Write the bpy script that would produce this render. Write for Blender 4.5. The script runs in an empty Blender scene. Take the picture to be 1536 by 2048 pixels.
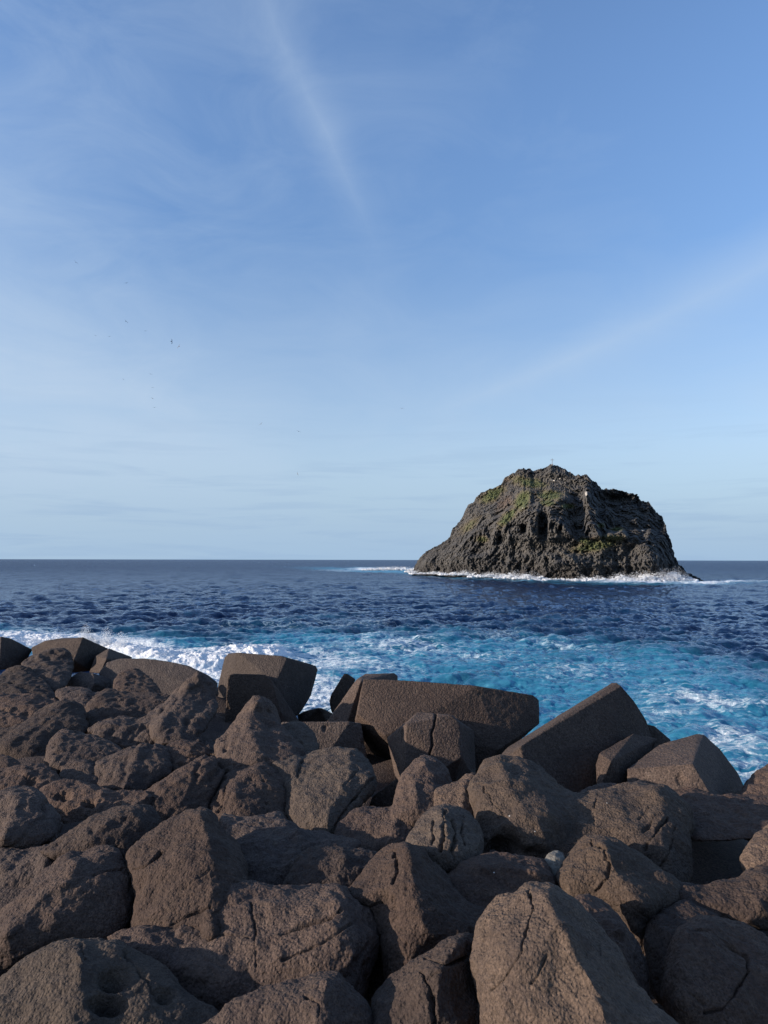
import bpy, bmesh, math, random
import numpy as np
from mathutils import Vector
R_ = math.radians
S = bpy.context.scene
COL = S.collection
# ------------------------------------------------------------------ camera
F = 1500.0; HOR = 1119.5; EYE = 10.0
PITCH = math.atan((HOR-1024)/F); ROLL = R_(0.11)
cd = bpy.data.cameras.new('camera'); cam = bpy.data.objects.new('camera', cd); COL.objects.link(cam)
cd.sensor_fit = 'VERTICAL'; cd.sensor_height = 24; cd.lens = 24*F/2048
cd.clip_start = 0.1; cd.clip_end = 60000
cam.location = (0, 0, EYE); cam.rotation_euler = (R_(90)+PITCH, -0.0, 0)
cam.rotation_euler.rotate_axis('Z', ROLL)
S.camera = cam
# ------------------------------------------------------------------ world
SUN_EL = 13; SUN_AZ = 255            # azimuth clockwise from +Y (the view): behind the left shoulder
w = bpy.data.worlds.new('World'); S.world = w; w.use_nodes = True
nt = w.node_tree; nt.nodes.clear()
def N(nt, t, **kw):
    n = nt.nodes.new(t)
    for k, v in kw.items():
        if hasattr(n, k): setattr(n, k, v)
    return n
def L(nt, a, b): nt.links.new(a, b)
def M_(nt, op, a, b=None, c=None, clamp=False):
    n = nt.nodes.new('ShaderNodeMath'); n.operation = op; n.use_clamp = clamp
    for i, v in enumerate((a, b, c)):
        if v is None: continue
        if isinstance(v, (int, float)): n.inputs[i].default_value = v
        else: nt.links.new(v, n.inputs[i])
    return n.outputs[0]
def MIX(nt, f, a, b, mode='MIX'):
    n = nt.nodes.new('ShaderNodeMix'); n.data_type = 'RGBA'; n.blend_type = mode
    for s, v in ((n.inputs[0], f), (n.inputs[6], a), (n.inputs[7], b)):
        if isinstance(v, (int, float)): s.default_value = v
        elif isinstance(v, tuple): s.default_value = (*v, 1) if len(v) == 3 else v
        else: nt.links.new(v, s)
    return n.outputs[2]
def RAMP(nt, f, lo, hi):          # smoothstep lo..hi
    n = nt.nodes.new('ShaderNodeMapRange'); n.interpolation_type = 'SMOOTHSTEP'
    nt.links.new(f, n.inputs[0]); n.inputs[1].default_value = lo; n.inputs[2].default_value = hi
    return n.outputs[0]
def NOISE(nt, vec, scale, detail=4, rough=0.55, dist=0.0):
    n = nt.nodes.new('ShaderNodeTexNoise'); nt.links.new(vec, n.inputs['Vector'])
    n.inputs['Scale'].default_value = scale; n.inputs['Detail'].default_value = detail
    n.inputs['Roughness'].default_value = rough; n.inputs['Distortion'].default_value = dist
    return n.outputs[0]
def MAPV(nt, vec, sc, rot=(0,0,0), loc=(0,0,0)):
    n = nt.nodes.new('ShaderNodeMapping'); nt.links.new(vec, n.inputs[0])
    n.inputs['Scale'].default_value = sc; n.inputs['Rotation'].default_value = rot; n.inputs['Location'].default_value = loc
    return n.outputs[0]
sky = N(nt, 'ShaderNodeTexSky', sky_type='NISHITA', sun_disc=False)
sky.sun_elevation = R_(SUN_EL); sky.sun_rotation = R_(SUN_AZ); sky.altitude = 0
sky.air_density = 1.0; sky.dust_density = 0.6; sky.ozone_density = 2.5
tc = N(nt, 'ShaderNodeTexCoord'); sep = N(nt, 'ShaderNodeSeparateXYZ'); L(nt, tc.outputs['Generated'], sep.inputs[0])
gx, gy, gz = sep.outputs
az = M_(nt, 'ARCTAN2', gx, gy); el = M_(nt, 'ARCSINE', gz)      # radians; az 0 = +Y, positive to the right
cmb = N(nt, 'ShaderNodeCombineXYZ'); L(nt, az, cmb.inputs[0]); L(nt, el, cmb.inputs[1])
AE = cmb.outputs[0]
n_soft = NOISE(nt, AE, 2.2, 3, 0.5, 0.6)
n_fib = NOISE(nt, MAPV(nt, AE, (9, 2.2, 1), (0, 0, R_(-22))), 1.3, 6, 0.6, 0.5)
def streak(pts, wid, amt):       # cirrus band along a sky polyline (az, el)
    out = None
    for (a0, e0, w0, b0), (a1, e1, w1, b1) in zip(pts[:-1], pts[1:]):
        dx, dy = a1-a0, e1-e0; l = math.hypot(dx, dy); ux, uy = dx/l, dy/l
        px = M_(nt, 'SUBTRACT', az, a0); py = M_(nt, 'SUBTRACT', el, e0)
        along = M_(nt, 'ADD', M_(nt, 'MULTIPLY', px, ux), M_(nt, 'MULTIPLY', py, uy))
        t = M_(nt, 'DIVIDE', along, l, clamp=True)
        ax = M_(nt, 'SUBTRACT', px, M_(nt, 'MULTIPLY', t, dx)); ay = M_(nt, 'SUBTRACT', py, M_(nt, 'MULTIPLY', t, dy))
        d = M_(nt, 'SQRT', M_(nt, 'ADD', M_(nt, 'MULTIPLY', ax, ax), M_(nt, 'MULTIPLY', ay, ay)))
        ww = M_(nt, 'ADD', M_(nt, 'MULTIPLY', t, (w1-w0)), w0)
        d = M_(nt, 'ADD', d, M_(nt, 'MULTIPLY', M_(nt, 'SUBTRACT', n_fib, 0.5), 0.03))
        v = M_(nt, 'SUBTRACT', 1.0, M_(nt, 'DIVIDE', d, ww), clamp=True)
        v = M_(nt, 'MULTIPLY', M_(nt, 'MULTIPLY', v, v), M_(nt, 'ADD', M_(nt, 'MULTIPLY', t, b1-b0), b0))
        out = v if out is None else M_(nt, 'MAXIMUM', out, v)
    return M_(nt, 'MULTIPLY', M_(nt, 'MULTIPLY', out, M_(nt, 'ADD', n_fib, 0.25)), amt)
def ae(px, py):
    x = (px-768)/F; z = (1024-py)/F
    d = Vector((x, math.cos(PITCH)-z*math.sin(PITCH), math.sin(PITCH)+z*math.cos(PITCH))).normalized()
    return math.atan2(d.x, d.y), math.asin(d.z)
s1 = streak([(*ae(430, -380), 0.13, .6), (*ae(550, 60), 0.075, .8), (*ae(655, 270), 0.055, 1), (*ae(775, 540), 0.045, 0)], 0, 0.34)
s2 = streak([(*ae(1900, 330), 0.11, 1), (*ae(1536, 525), 0.075, 1), (*ae(1200, 690), 0.05, 1), (*ae(1000, 775), 0.042, .8), (*ae(800, 850), 0.035, 0)], 0, 0.34)
s3 = streak([(*ae(-500, 500), 0.4, 1), (*ae(60, 720), 0.26, 1), (*ae(600, 900), 0.16, 0)], 0, 0.30)
veil_low = M_(nt, 'MULTIPLY', RAMP(nt, M_(nt, 'ADD', el, M_(nt, 'MULTIPLY', M_(nt, 'SUBTRACT', n_soft, .5), .18)), 0.45, 0.02), 0.60)
leftw = RAMP(nt, az, 0.25, -0.8)
veil_left = M_(nt, 'MULTIPLY', leftw, 0.20)
nl = NOISE(nt, MAPV(nt, AE, (2.0, 26, 1), (0, 0, R_(2))), 2.2, 4, 0.6, 0.4)
lowstreak = M_(nt, 'MULTIPLY', M_(nt, 'MULTIPLY', RAMP(nt, nl, 0.47, 0.68), RAMP(nt, el, 0.24, 0.05)), 0.38)
veil = M_(nt, 'ADD', M_(nt, 'ADD', M_(nt, 'ADD', s1, s2), s3), M_(nt, 'ADD', veil_low, veil_left))
veil = M_(nt, 'ADD', veil, M_(nt, 'MULTIPLY', M_(nt, 'SUBTRACT', n_soft, 0.5), 0.45))
fib2 = NOISE(nt, MAPV(nt, AE, (3.2, 8, 1), (0, 0, R_(24))), 1.5, 6, 0.62, 0.7)
veil = M_(nt, 'ADD', veil, M_(nt, 'MULTIPLY', M_(nt, 'SUBTRACT', fib2, 0.48), M_(nt, 'ADD', M_(nt, 'MULTIPLY', leftw, 0.55), 0.28)), clamp=True)
skyt = MIX(nt, 1.0, sky.outputs[0], (1.62, 1.70, 1.92), 'MULTIPLY')
damp = RAMP(nt, el, 0.62, 0.12)
skyt = MIX(nt, damp, skyt, MIX(nt, 1.0, skyt, (0.80, 0.76, 0.74), 'MULTIPLY'))
col = MIX(nt, veil, skyt, (3.65, 4.55, 5.7))
col = MIX(nt, M_(nt, 'MULTIPLY', RAMP(nt, el, 0.17, 0.0), 0.92), col, MIX(nt, leftw, (2.45, 3.6, 5.0), (2.75, 3.8, 4.95)))
col = MIX(nt, lowstreak, col, (2.15, 3.15, 4.6))
bg = N(nt, 'ShaderNodeBackground'); L(nt, col, bg.inputs[0]); bg.inputs[1].default_value = 0.1025
wo = N(nt, 'ShaderNodeOutputWorld'); L(nt, bg.outputs[0], wo.inputs[0])
sd = bpy.data.lights.new('sun', 'SUN'); sun = bpy.data.objects.new('sun', sd); COL.objects.link(sun)
sd.energy = 5.0; sd.angle = R_(0.53); sd.color = (1.0, 0.86, 0.72)
sv = Vector((math.sin(R_(SUN_AZ))*math.cos(R_(SUN_EL)), math.cos(R_(SUN_AZ))*math.cos(R_(SUN_EL)), math.sin(R_(SUN_EL))))
sun.rotation_euler = sv.to_track_quat('Z', 'Y').to_euler(); sun.location = (-20, -20, 30)
S.view_settings.view_transform = 'Standard'; S.view_settings.look = 'None'
S.view_settings.exposure = 0.5; S.view_settings.gamma = 1.0
# ------------------------------------------------------------------ helpers
cr, sr, cp, sp = math.cos(ROLL), math.sin(ROLL), math.cos(PITCH), math.sin(PITCH)
def P(px, py, Y):
    """world point at forward distance Y seen at photo position (px, py)"""
    x = (np.asarray(px, float)-768)/F; z = (1024-np.asarray(py, float))/F
    xr = x*cr - z*sr; zr = x*sr + z*cr
    dx, dy, dz = xr, cp - zr*sp, sp + zr*cp
    Y = np.asarray(Y, float)
    return np.stack(np.broadcast_arrays(dx/dy*Y, Y, EYE + dz/dy*Y), -1)
def to_px(p):
    q = p - np.array([0, 0, EYE])
    fwd = q[..., 1]*cp + q[..., 2]*sp; up = -q[..., 1]*sp + q[..., 2]*cp
    xr = q[..., 0]/fwd; zr = up/fwd
    x = xr*cr + zr*sr; z = -xr*sr + zr*cr
    return x*F + 768, 1024 - z*F
def surf(y): return 2.95*F/(np.maximum(y, 1290.)-HOR)
def tag(o, label=None, cat=None, group=None, kind=None):
    if label: o['label'] = label
    if cat: o['category'] = cat
    if group: o['group'] = group
    if kind: o['kind'] = kind
    return o
# numpy gradient noise
_rng = np.random.default_rng(5)
_perm = _rng.permutation(4096).astype(np.int32)
_g = _rng.normal(size=(4096, 3)); _g /= np.linalg.norm(_g, axis=1)[:, None]; _g = _g.astype(np.float32)
_j = _rng.random((4096, 3)).astype(np.float32)
def _h(i, j, k): return _perm[(_perm[(_perm[i & 4095] + j) & 4095] + k) & 4095]
def noise(p):
    p = np.asarray(p, np.float32); i = np.floor(p).astype(np.int32); f = p-i
    u = f*f*f*(f*(f*6-15)+10); out = 0
    for a in (0, 1):
        wa = u[:, 0] if a else 1-u[:, 0]
        for b in (0, 1):
            wb = u[:, 1] if b else 1-u[:, 1]
            for c in (0, 1):
                wc = u[:, 2] if c else 1-u[:, 2]
                g = _g[_h(i[:, 0]+a, i[:, 1]+b, i[:, 2]+c)]
                out = out + wa*wb*wc*((f[:, 0]-a)*g[:, 0]+(f[:, 1]-b)*g[:, 1]+(f[:, 2]-c)*g[:, 2])
    return out*1.6
def fbm(p, o=4, g=0.5, ridged=False):
    a = 1.0; s = 0; t = 0; q = np.array(p, np.float32)
    for k in range(o):
        n = noise(q + 17.3*k)
        if ridged: n = 1-2*np.abs(n)
        s = s + a*n; t += a; a *= g; q = q*2.03
    return s/t
def worley(p):
    p = np.asarray(p, np.float32); i = np.floor(p).astype(np.int32); f = p-i
    best = np.full(len(p), 9., np.float32)
    for a in (-1, 0, 1):
        for b in (-1, 0, 1):
            for c in (-1, 0, 1):
                j = _j[_h(i[:, 0]+a, i[:, 1]+b, i[:, 2]+c)]
                d = (j[:, 0]+a-f[:, 0])**2+(j[:, 1]+b-f[:, 1])**2+(j[:, 2]+c-f[:, 2])**2
                best = np.minimum(best, d)
    return np.sqrt(best)
def sstep(x, a, b):
    t = np.clip((x-a)/(b-a), 0, 1); return t*t*(3-2*t)
def segdist(x, y, poly, closed=False):
    n = len(poly); d = np.full(np.shape(x), 1e9)
    for k in range(n if closed else n-1):
        ax, ay = poly[k][:2]; bx, by = poly[(k+1) % n][:2]
        vx, vy = bx-ax, by-ay; l = vx*vx+vy*vy+1e-9
        t = np.clip(((x-ax)*vx+(y-ay)*vy)/l, 0, 1)
        d = np.minimum(d, np.hypot(x-ax-t*vx, y-ay-t*vy))
    if n == 1: d = np.hypot(x-poly[0][0], y-poly[0][1])
    return d
def mesh_from(verts, faces, name, mat=None, smooth=True):
    me = bpy.data.meshes.new(name); verts = np.asarray(verts, np.float32)
    if isinstance(faces, np.ndarray):
        n, k = faces.shape
        me.vertices.add(len(verts)); me.vertices.foreach_set('co', verts.ravel())
        me.loops.add(n*k); me.loops.foreach_set('vertex_index', faces.ravel().astype(np.int32))
        me.polygons.add(n); me.polygons.foreach_set('loop_start', np.arange(0, n*k, k, dtype=np.int32))
        me.update(calc_edges=True)
    else:
        me.from_pydata([tuple(map(float, v)) for v in verts], [], faces)
    if smooth: me.polygons.foreach_set('use_smooth', np.ones(len(me.polygons), bool))
    if mat: me.materials.append(mat)
    me.update(); return me
def link(name, me, parent=None):
    o = bpy.data.objects.new(name, me); COL.objects.link(o)
    if parent: o.parent = parent
    return o
def remeshed(me, voxel, iters):
    o = bpy.data.objects.new('tmp', me); COL.objects.link(o)
    m = o.modifiers.new('r', 'REMESH'); m.mode = 'VOXEL'; m.voxel_size = voxel
    if iters:
        s = o.modifiers.new('s', 'SMOOTH'); s.factor = 0.5; s.iterations = iters
    dg = bpy.context.evaluated_depsgraph_get()
    out = bpy.data.meshes.new_from_object(o.evaluated_get(dg))
    bpy.data.objects.remove(o); bpy.data.meshes.remove(me)
    return out
def co_no(me):
    n = len(me.vertices); co = np.empty(n*3, np.float32); no = np.empty(n*3, np.float32)
    me.vertices.foreach_get('co', co); me.vertex_normals.foreach_get('vector', no)
    return co.reshape(-1, 3), no.reshape(-1, 3)
# ------------------------------------------------------------------ materials
def rock_mat(name, base, alt, light, speck=0.5, grain=60.0, bump=0.5):
    m = bpy.data.materials.new(name); m.use_nodes = True; nt = m.node_tree; nt.nodes.clear()
    out = N(nt, 'ShaderNodeOutputMaterial'); b = N(nt, 'ShaderNodeBsdfPrincipled'); L(nt, b.outputs[0], out.inputs[0])
    tc = N(nt, 'ShaderNodeTexCoord'); oi = N(nt, 'ShaderNodeObjectInfo')
    v = N(nt, 'ShaderNodeVectorMath', operation='ADD'); L(nt, tc.outputs['Object'], v.inputs[0])
    cx = N(nt, 'ShaderNodeCombineXYZ'); L(nt, M_(nt, 'MULTIPLY', oi.outputs['Random'], 50.0), cx.inputs[0]); L(nt, cx.outputs[0], v.inputs[1])
    v = v.outputs[0]
    big = NOISE(nt, v, 1.6, 4, 0.6, 0.4); mid = NOISE(nt, v, 9, 5, 0.65); fine = NOISE(nt, v, grain, 3, 0.7)
    c = MIX(nt, RAMP(nt, big, 0.35, 0.68), base, alt)
    c = MIX(nt, M_(nt, 'MULTIPLY', RAMP(nt, mid, 0.48, 0.75), 0.55), c, light)
    spk = M_(nt, 'MULTIPLY', M_(nt, 'ADD', RAMP(nt, NOISE(nt, v, 2.3, 3, 0.6), 0.35, 0.65), 0.35), speck)
    g = M_(nt, 'ADD', M_(nt, 'MULTIPLY', M_(nt, 'SUBTRACT', RAMP(nt, fine, 0.25, 0.75), 0.5), spk), 1.0)
    grit = NOISE(nt, v, 24, 3, 0.75); g = M_(nt, 'MULTIPLY', g, M_(nt, 'ADD', M_(nt, 'MULTIPLY', RAMP(nt, grit, 0.3, 0.7), 0.5), 0.75))
    g2 = M_(nt, 'ADD', M_(nt, 'MULTIPLY', oi.outputs['Random'], 0.5), 0.75)
    g = M_(nt, 'MULTIPLY', g, g2)
    cc = N(nt, 'ShaderNodeCombineXYZ'); [L(nt, g, cc.inputs[i]) for i in range(3)]
    c = MIX(nt, 1.0, c, cc.outputs[0], 'MULTIPLY')
    wn = N(nt, 'ShaderNodeTexWhiteNoise', noise_dimensions='1D'); L(nt, oi.outputs['Random'], wn.inputs['W'])
    c = MIX(nt, 1.0, c, MIX(nt, wn.outputs['Value'], (1.07, 0.985, 0.92), (0.95, 1.0, 1.05)), 'MULTIPLY')
    L(nt, c, b.inputs['Base Color']); b.inputs['Roughness'].default_value = 0.88
    b.inputs['Specular IOR Level'].default_value = 0.25
    vo = N(nt, 'ShaderNodeTexVoronoi'); vo.feature = 'SMOOTH_F1'; L(nt, v, vo.inputs['Vector']); vo.inputs['Scale'].default_value = grain*0.62
    h = M_(nt, 'ADD', M_(nt, 'MULTIPLY', fine, 0.6), M_(nt, 'MULTIPLY', RAMP(nt, vo.outputs[0], 0.12, 0.5), 0.5))
    h = M_(nt, 'ADD', h, M_(nt, 'MULTIPLY', NOISE(nt, v, 22, 4, 0.7), 1.0))
    bp = N(nt, 'ShaderNodeBump'); bp.inputs['Strength'].default_value = bump; bp.inputs['Distance'].default_value = 0.025
    L(nt, h, bp.inputs['Height']); L(nt, bp.outputs[0], b.inputs['Normal'])
    return m
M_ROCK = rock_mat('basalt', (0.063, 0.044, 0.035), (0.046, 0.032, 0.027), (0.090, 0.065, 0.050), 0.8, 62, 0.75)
M_ROCK_TAN_LIT = rock_mat('tan_lit_basalt', (0.088, 0.064, 0.048), (0.062, 0.045, 0.036), (0.126, 0.091, 0.067), 0.8, 66, 0.75)  # lighter tan stone, also giving sunlit boulders their brightness through colour
M_CONC = rock_mat('weathered_concrete', (0.070, 0.052, 0.043), (0.054, 0.040, 0.034), (0.106, 0.082, 0.065), 1.0, 46, 0.7)
M_CONC_L = rock_mat('pale_weathered_concrete', (0.15, 0.118, 0.088), (0.12, 0.095, 0.075), (0.19, 0.155, 0.115), 0.55, 55, 0.7)
M_GRAN = rock_mat('pale_granite', (0.17, 0.155, 0.125), (0.11, 0.10, 0.088), (0.24, 0.22, 0.18), 1.1, 160, 0.4)
# ------------------------------------------------------------------ boulder builder
def Z1(p): return [(x/3, 1230+y/3) for x, y in p]
def Z2(p): return [(400+x/3, 1280+y/3) for x, y in p]
def Z3(p): return [(880+x/2.3415, 1340+y/2.3415) for x, y in p]
def Z4(p): return [(x/3, 1580+y/3) for x, y in p]
def Z5(p): return [(420+x/2.743, 1600+y/2.743) for x, y in p]
def Z6(p): return [(930+x/2.535, 1640+y/2.535) for x, y in p]
def resample(poly, n):
    p = np.array(poly, float)
    q = []                                  # one corner-cutting pass
    for a, b in zip(p, np.roll(p, -1, 0)): q += [a*0.8+b*0.2, a*0.2+b*0.8]
    p = np.array(q + [q[0]]); d = np.r_[0, np.cumsum(np.hypot(*np.diff(p, axis=0).T))]
    t = np.linspace(0, d[-1], n, endpoint=False)
    return np.stack([np.interp(t, d, p[:, 0]), np.interp(t, d, p[:, 1])], 1)
RID = [0]
def lump(outline, ridge=None, k=0.95, dy=0.0, Y=None, tilt=0.40, back=1.3, e=0.55):
    O = resample(outline, 80)
    O = O.mean(0)+(O-O.mean(0))*1.03; lo, hi = O.min(0), O.max(0); c = (lo+hi)/2*0.4 + O.mean(0)*0.6; wh = hi-lo
    ycl = min(c[1]+0.12*wh[1], 2100)
    Yc = (surf(ycl) if Y is None else Y) + dy
    if ridge is None:
        ridge = [(c[0]+0.10*wh[0], c[1]-0.22*wh[1]), (c[0]+0.06*wh[0], c[1]+0.15*wh[1])]
    rings = [1.0, 0.97, 0.9, 0.8, 0.68, 0.54, 0.4, 0.26, 0.12]
    inr = float(segdist(np.array([r[0] for r in ridge], float), np.array([r[1] for r in ridge], float), outline, True).max())
    inr = max(inr, 0.32*min(wh))
    Rm = inr*Yc/F
    Sc = surf(ycl)
    def dep(q, side):
        dE = segdist(q[:, 0], q[:, 1], [tuple(o) for o in O], True)
        base = Yc + tilt*np.clip(surf(np.minimum(q[:, 1], 2200)) - Sc, -2.5, 3.0)*(Yc/Sc)
        if side > 0:
            dL = segdist(q[:, 0], q[:, 1], ridge)
            return base - Rm*k*1.35*(dE/(dL+dE+1e-6))**(e*0.85)
        return base + Rm*back*(np.clip(dE/inr, 0, 1))**0.5 + 0.25*Rm*(dE > 0.5)
    V = []; Fc = []; n = len(O)
    for s in rings:
        q = c + s*(O-c); V.append(P(q[:, 0], q[:, 1], dep(q, 1)))
    V.append(P([c[0]], [c[1]], dep(c[None], 1)))
    for s in rings[1:]:
        q = c + s*(O-c); V.append(P(q[:, 0], q[:, 1], dep(q, -1)))
    V.append(P([c[0]], [c[1]], dep(c[None], -1)))
    V = np.concatenate(V); nr = len(rings)
    for r in range(nr-1):
        for i in range(n):
            j = (i+1) % n; Fc.append((r*n+i, r*n+j, (r+1)*n+j, (r+1)*n+i))
    cf = nr*n
    for i in range(n): Fc.append(((nr-1)*n+i, (nr-1)*n+(i+1) % n, cf))
    b0 = cf+1
    def bi(r, i): return i if r == 0 else b0+(r-1)*n+i
    for r in range(nr-1):
        for i in range(n):
            j = (i+1) % n; Fc.append((bi(r, j), bi(r, i), bi(r+1, i), bi(r+1, j)))
    cb = len(V)-1
    for i in range(n): Fc.append((bi(nr-1, (i+1) % n), bi(nr-1, i), cb))
    return V, Fc, Yc, Rm
def rough(me, Rm, seed, pits=0.0, strata=None, cracks=(), amp=1.0, vox=0.01, hollows=(), scal=0.16):
    co, no = co_no(me); q = co + seed*7.13
    d = fbm(q*(0.8/Rm), 3)*0.13*Rm
    d += (fbm(q*(1.8/Rm), 2, ridged=True)-0.2)*0.035*Rm
    fr = 1.0/max(vox*5, 0.02)
    d += fbm(q*min(5.0, fr*0.3), 2, 0.5)*0.022*sstep(fbm(q*0.8+40, 2), -.3, .3)
    d += fbm(q*fr*0.9, 2, 0.6)*vox*1.1
    wl = worley(q*(1.15/Rm)+0.35*fbm(q*(1.5/Rm), 2)[:, None])
    d += (np.minimum(wl, 0.75)-0.5)*scal*Rm
    if strata is not None:
        (sx, sy, sz), f, a = strata
        s = q @ np.array([sx, sy, sz], np.float32)
        s = s + fbm(q*(1.2/Rm), 2)*0.35*Rm
        g = np.abs(noise(np.stack([s*f, s*0+3.1, fbm(q*1.5, 2)*0.6], 1)))
        d -= a*sstep(0.22-g, 0, 0.22)*(0.4+0.6*sstep(fbm(q*2.1+9, 2), -.2, .3))
    if pits:
        wv = worley(q*(1.7/Rm**0.7)*np.array([1, 1, 1.5]) + fbm(q*2.5, 2)[:, None]*0.35)
        msk = sstep(fbm(q*(0.9/Rm)+31, 2), -0.1, 0.25)
        d -= pits*Rm**0.7*0.16*sstep(0.40-wv, 0, 0.36)*msk
        msk = sstep(fbm(q*(1.4/Rm)+71, 2), 0.05, 0.3)
        wv = worley(q*(5.5/Rm**0.7)+fbm(q*5, 2)[:, None]*0.3)
        d -= pits*Rm**0.7*0.05*sstep(0.40-wv, 0, 0.3)*msk
    d *= amp
    if cracks or hollows:
        px, py = to_px(co + 0)
        view = co-np.array([0, 0, EYE]); front = (no*view).sum(1) < 0
        wob = noise(co*7)*5+noise(co*22)*3.5; wvar = 0.45+0.75*sstep(noise(co*5+3), -.4, .4)
        for cr_, wd, dp in cracks:
            dd = segdist(px+wob, py-wob*0.6, cr_); ww = wd*wvar
            d -= np.where(front, dp*wvar*sstep(ww-dd, 0, ww), 0)
        for (hx, hy, hr, hv, dp) in hollows:
            dd = np.hypot((px+wob-hx)/hr, (py+wob-hy)/hv)
            d -= np.where(front, dp*0.8*sstep(1.3-dd, 0, 1.2), 0)
    co = co + no*d[:, None]
    me.vertices.foreach_set('co', co.ravel().astype(np.float32)); me.update()
def finish(me, mat):
    me.materials.clear(); me.materials.append(mat)
    me.polygons.foreach_set('use_smooth', np.ones(len(me.polygons), bool)); me.update()
def recenter(o):
    me = o.data; co, _ = co_no(me); c = np.array([co[:, 0].mean(), co[:, 1].mean(), co[:, 2].min()])
    me.vertices.foreach_set('co', (co-c).ravel().astype(np.float32)); me.update(); o.location = tuple(map(float, c))
BC = [0]
def boulder(label, lumps, mat=None, px=2.1, smooth=6, name='boulder', cat='boulder', group='weathered basalt boulders of the breakwater', **rk):
    BC[0] += 1; V = []; Fc = []; off = 0; Ys = []; Rs = []
    for a in lumps:
        if isinstance(a, dict): v, f, y, r = lump(**a)
        else: v, f, y, r = lump(a)
        V.append(v); Fc += [tuple(i+off for i in t) for t in f]; off += len(v); Ys.append(y); Rs.append(r)
    vox = px*min(Ys)/F
    me = mesh_from(np.concatenate(V), Fc, name)
    me = remeshed(me, vox, smooth)
    rough(me, max(Rs), BC[0], vox=vox, **rk)
    finish(me, mat or M_ROCK); me.name = name
    o = link(name, me); recenter(o)
    return tag(o, label, cat, group)
def hullmesh(pts, name='m'):
    bm = bmesh.new()
    for p in pts: bm.verts.new(tuple(map(float, p)))
    r = bmesh.ops.convex_hull(bm, input=bm.verts)
    bmesh.ops.delete(bm, geom=[g for g in r['geom_interior'] if isinstance(g, bmesh.types.BMVert)], context='VERTS')
    bmesh.ops.recalc_face_normals(bm, faces=bm.faces)
    me = bpy.data.meshes.new(name); bm.to_mesh(me); bm.free(); return me
def block(label, Y, hulls, T=2.0, mat=None, cracks=(), px=1.7, smooth=1):
    """cast concrete block: convex pieces given as (photo x, photo y, metres behind Y)"""
    BC[0] += 1; bm = bmesh.new()
    for h in hulls:
        h = np.array(h, float); c = h[:, :2].mean(0)
        f = P(h[:, 0], h[:, 1], Y+h[:, 2])
        b2 = c+(h[:, :2]-c)*0.94; b = P(b2[:, 0], b2[:, 1], Y+h[:, 2]*0.5+T)
        t = hullmesh(np.concatenate([f, b])); bm.from_mesh(t); bpy.data.meshes.remove(t)
    me = bpy.data.meshes.new('concrete_block'); bm.to_mesh(me); bm.free()
    vox = px*Y/F; me = remeshed(me, vox, smooth)
    co, no = co_no(me); q = co+BC[0]*5.7
    d = fbm(q*1.0, 2)*0.010 + fbm(q/(vox*7), 3, .65)*vox*0.55 + fbm(q*5, 2)*0.005
    if cracks:
        ax, ay = to_px(co)
        for cr_, wd, dp in cracks:
            d -= dp*sstep(wd-segdist(ax+noise(co*8)*2, ay, cr_), 0, wd)*(no[:, 1] < 0.2)
    # chipped edges
    d -= 0.04*sstep(fbm(q*2.2, 3), 0.42, 0.6)
    me.vertices.foreach_set('co', (co+no*d[:, None]).ravel().astype(np.float32))
    finish(me, mat or M_CONC); me.name = 'concrete_block'
    o = link('concrete_block', me); recenter(o)
    return tag(o, label, 'concrete block', 'cast concrete armour blocks')
def zb(Z, pts): return [(*Z([(p[0], p[1])])[0], p[2]) for p in pts]
# ------------------------------------------------------------------ sea
def ocean_tile(Nn, Lt, V, wdir, rms, seed, cut):
    rg = np.random.default_rng(seed)
    k1 = 2*np.pi*np.fft.fftfreq(Nn, Lt/Nn); kx, ky = np.meshgrid(k1, k1, indexing='ij')
    k = np.hypot(kx, ky); k[0, 0] = 1e-6; Lw = V*V/9.81
    cosf = (kx*wdir[0]+ky*wdir[1])/k
    ph = np.exp(-1/(k*Lw)**2)/k**4*(0.25+cosf**2)*np.exp(-(k*cut)**2); ph[0, 0] = 0
    h = np.sqrt(ph)*(rg.normal(size=(Nn, Nn))+1j*rg.normal(size=(Nn, Nn)))
    H = np.fft.ifft2(h).real; s = rms/H.std(); 
    Dx = np.fft.ifft2(-1j*kx/k*h).real*s; Dy = np.fft.ifft2(-1j*ky/k*h).real*s
    return np.stack([H*s, Dx, Dy], -1), Lt
def samp(tile, x, y):
    A, Lt = tile; n = A.shape[0]; u = (x/Lt*n) % n; v = (y/Lt*n) % n
    i = np.floor(u).astype(int); j = np.floor(v).astype(int); fu = (u-i)[..., None]; fv = (v-j)[..., None]
    i %= n; j %= n; i2 = (i+1) % n; j2 = (j+1) % n
    return A[i, j]*(1-fu)*(1-fv)+A[i2, j]*fu*(1-fv)+A[i, j2]*(1-fu)*fv+A[i2, j2]*fu*fv
T1 = ocean_tile(1024, 163.0, 3.4, (0.45, -0.89), 0.20, 1, 0.07)
T2 = ocean_tile(512, 41.0, 1.9, (0.5, -0.85), 0.08, 2, 0.03)
T3 = ocean_tile(1024, 510.0, 4.7, (0.3, -0.95), 0.19, 3, 0.25)
def blobs(px, py, lst):
    s = np.zeros_like(px)
    for (x, y, rx, ry, a, ang) in lst:
        c, s_ = math.cos(R_(ang)), math.sin(R_(ang)); dx = px-x; dy = py-y
        u = (dx*c+dy*s_)/rx; v = (-dx*s_+dy*c)/ry
        s = np.maximum(s, a*np.exp(-(u*u+v*v)**1.2))
    return s
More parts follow.
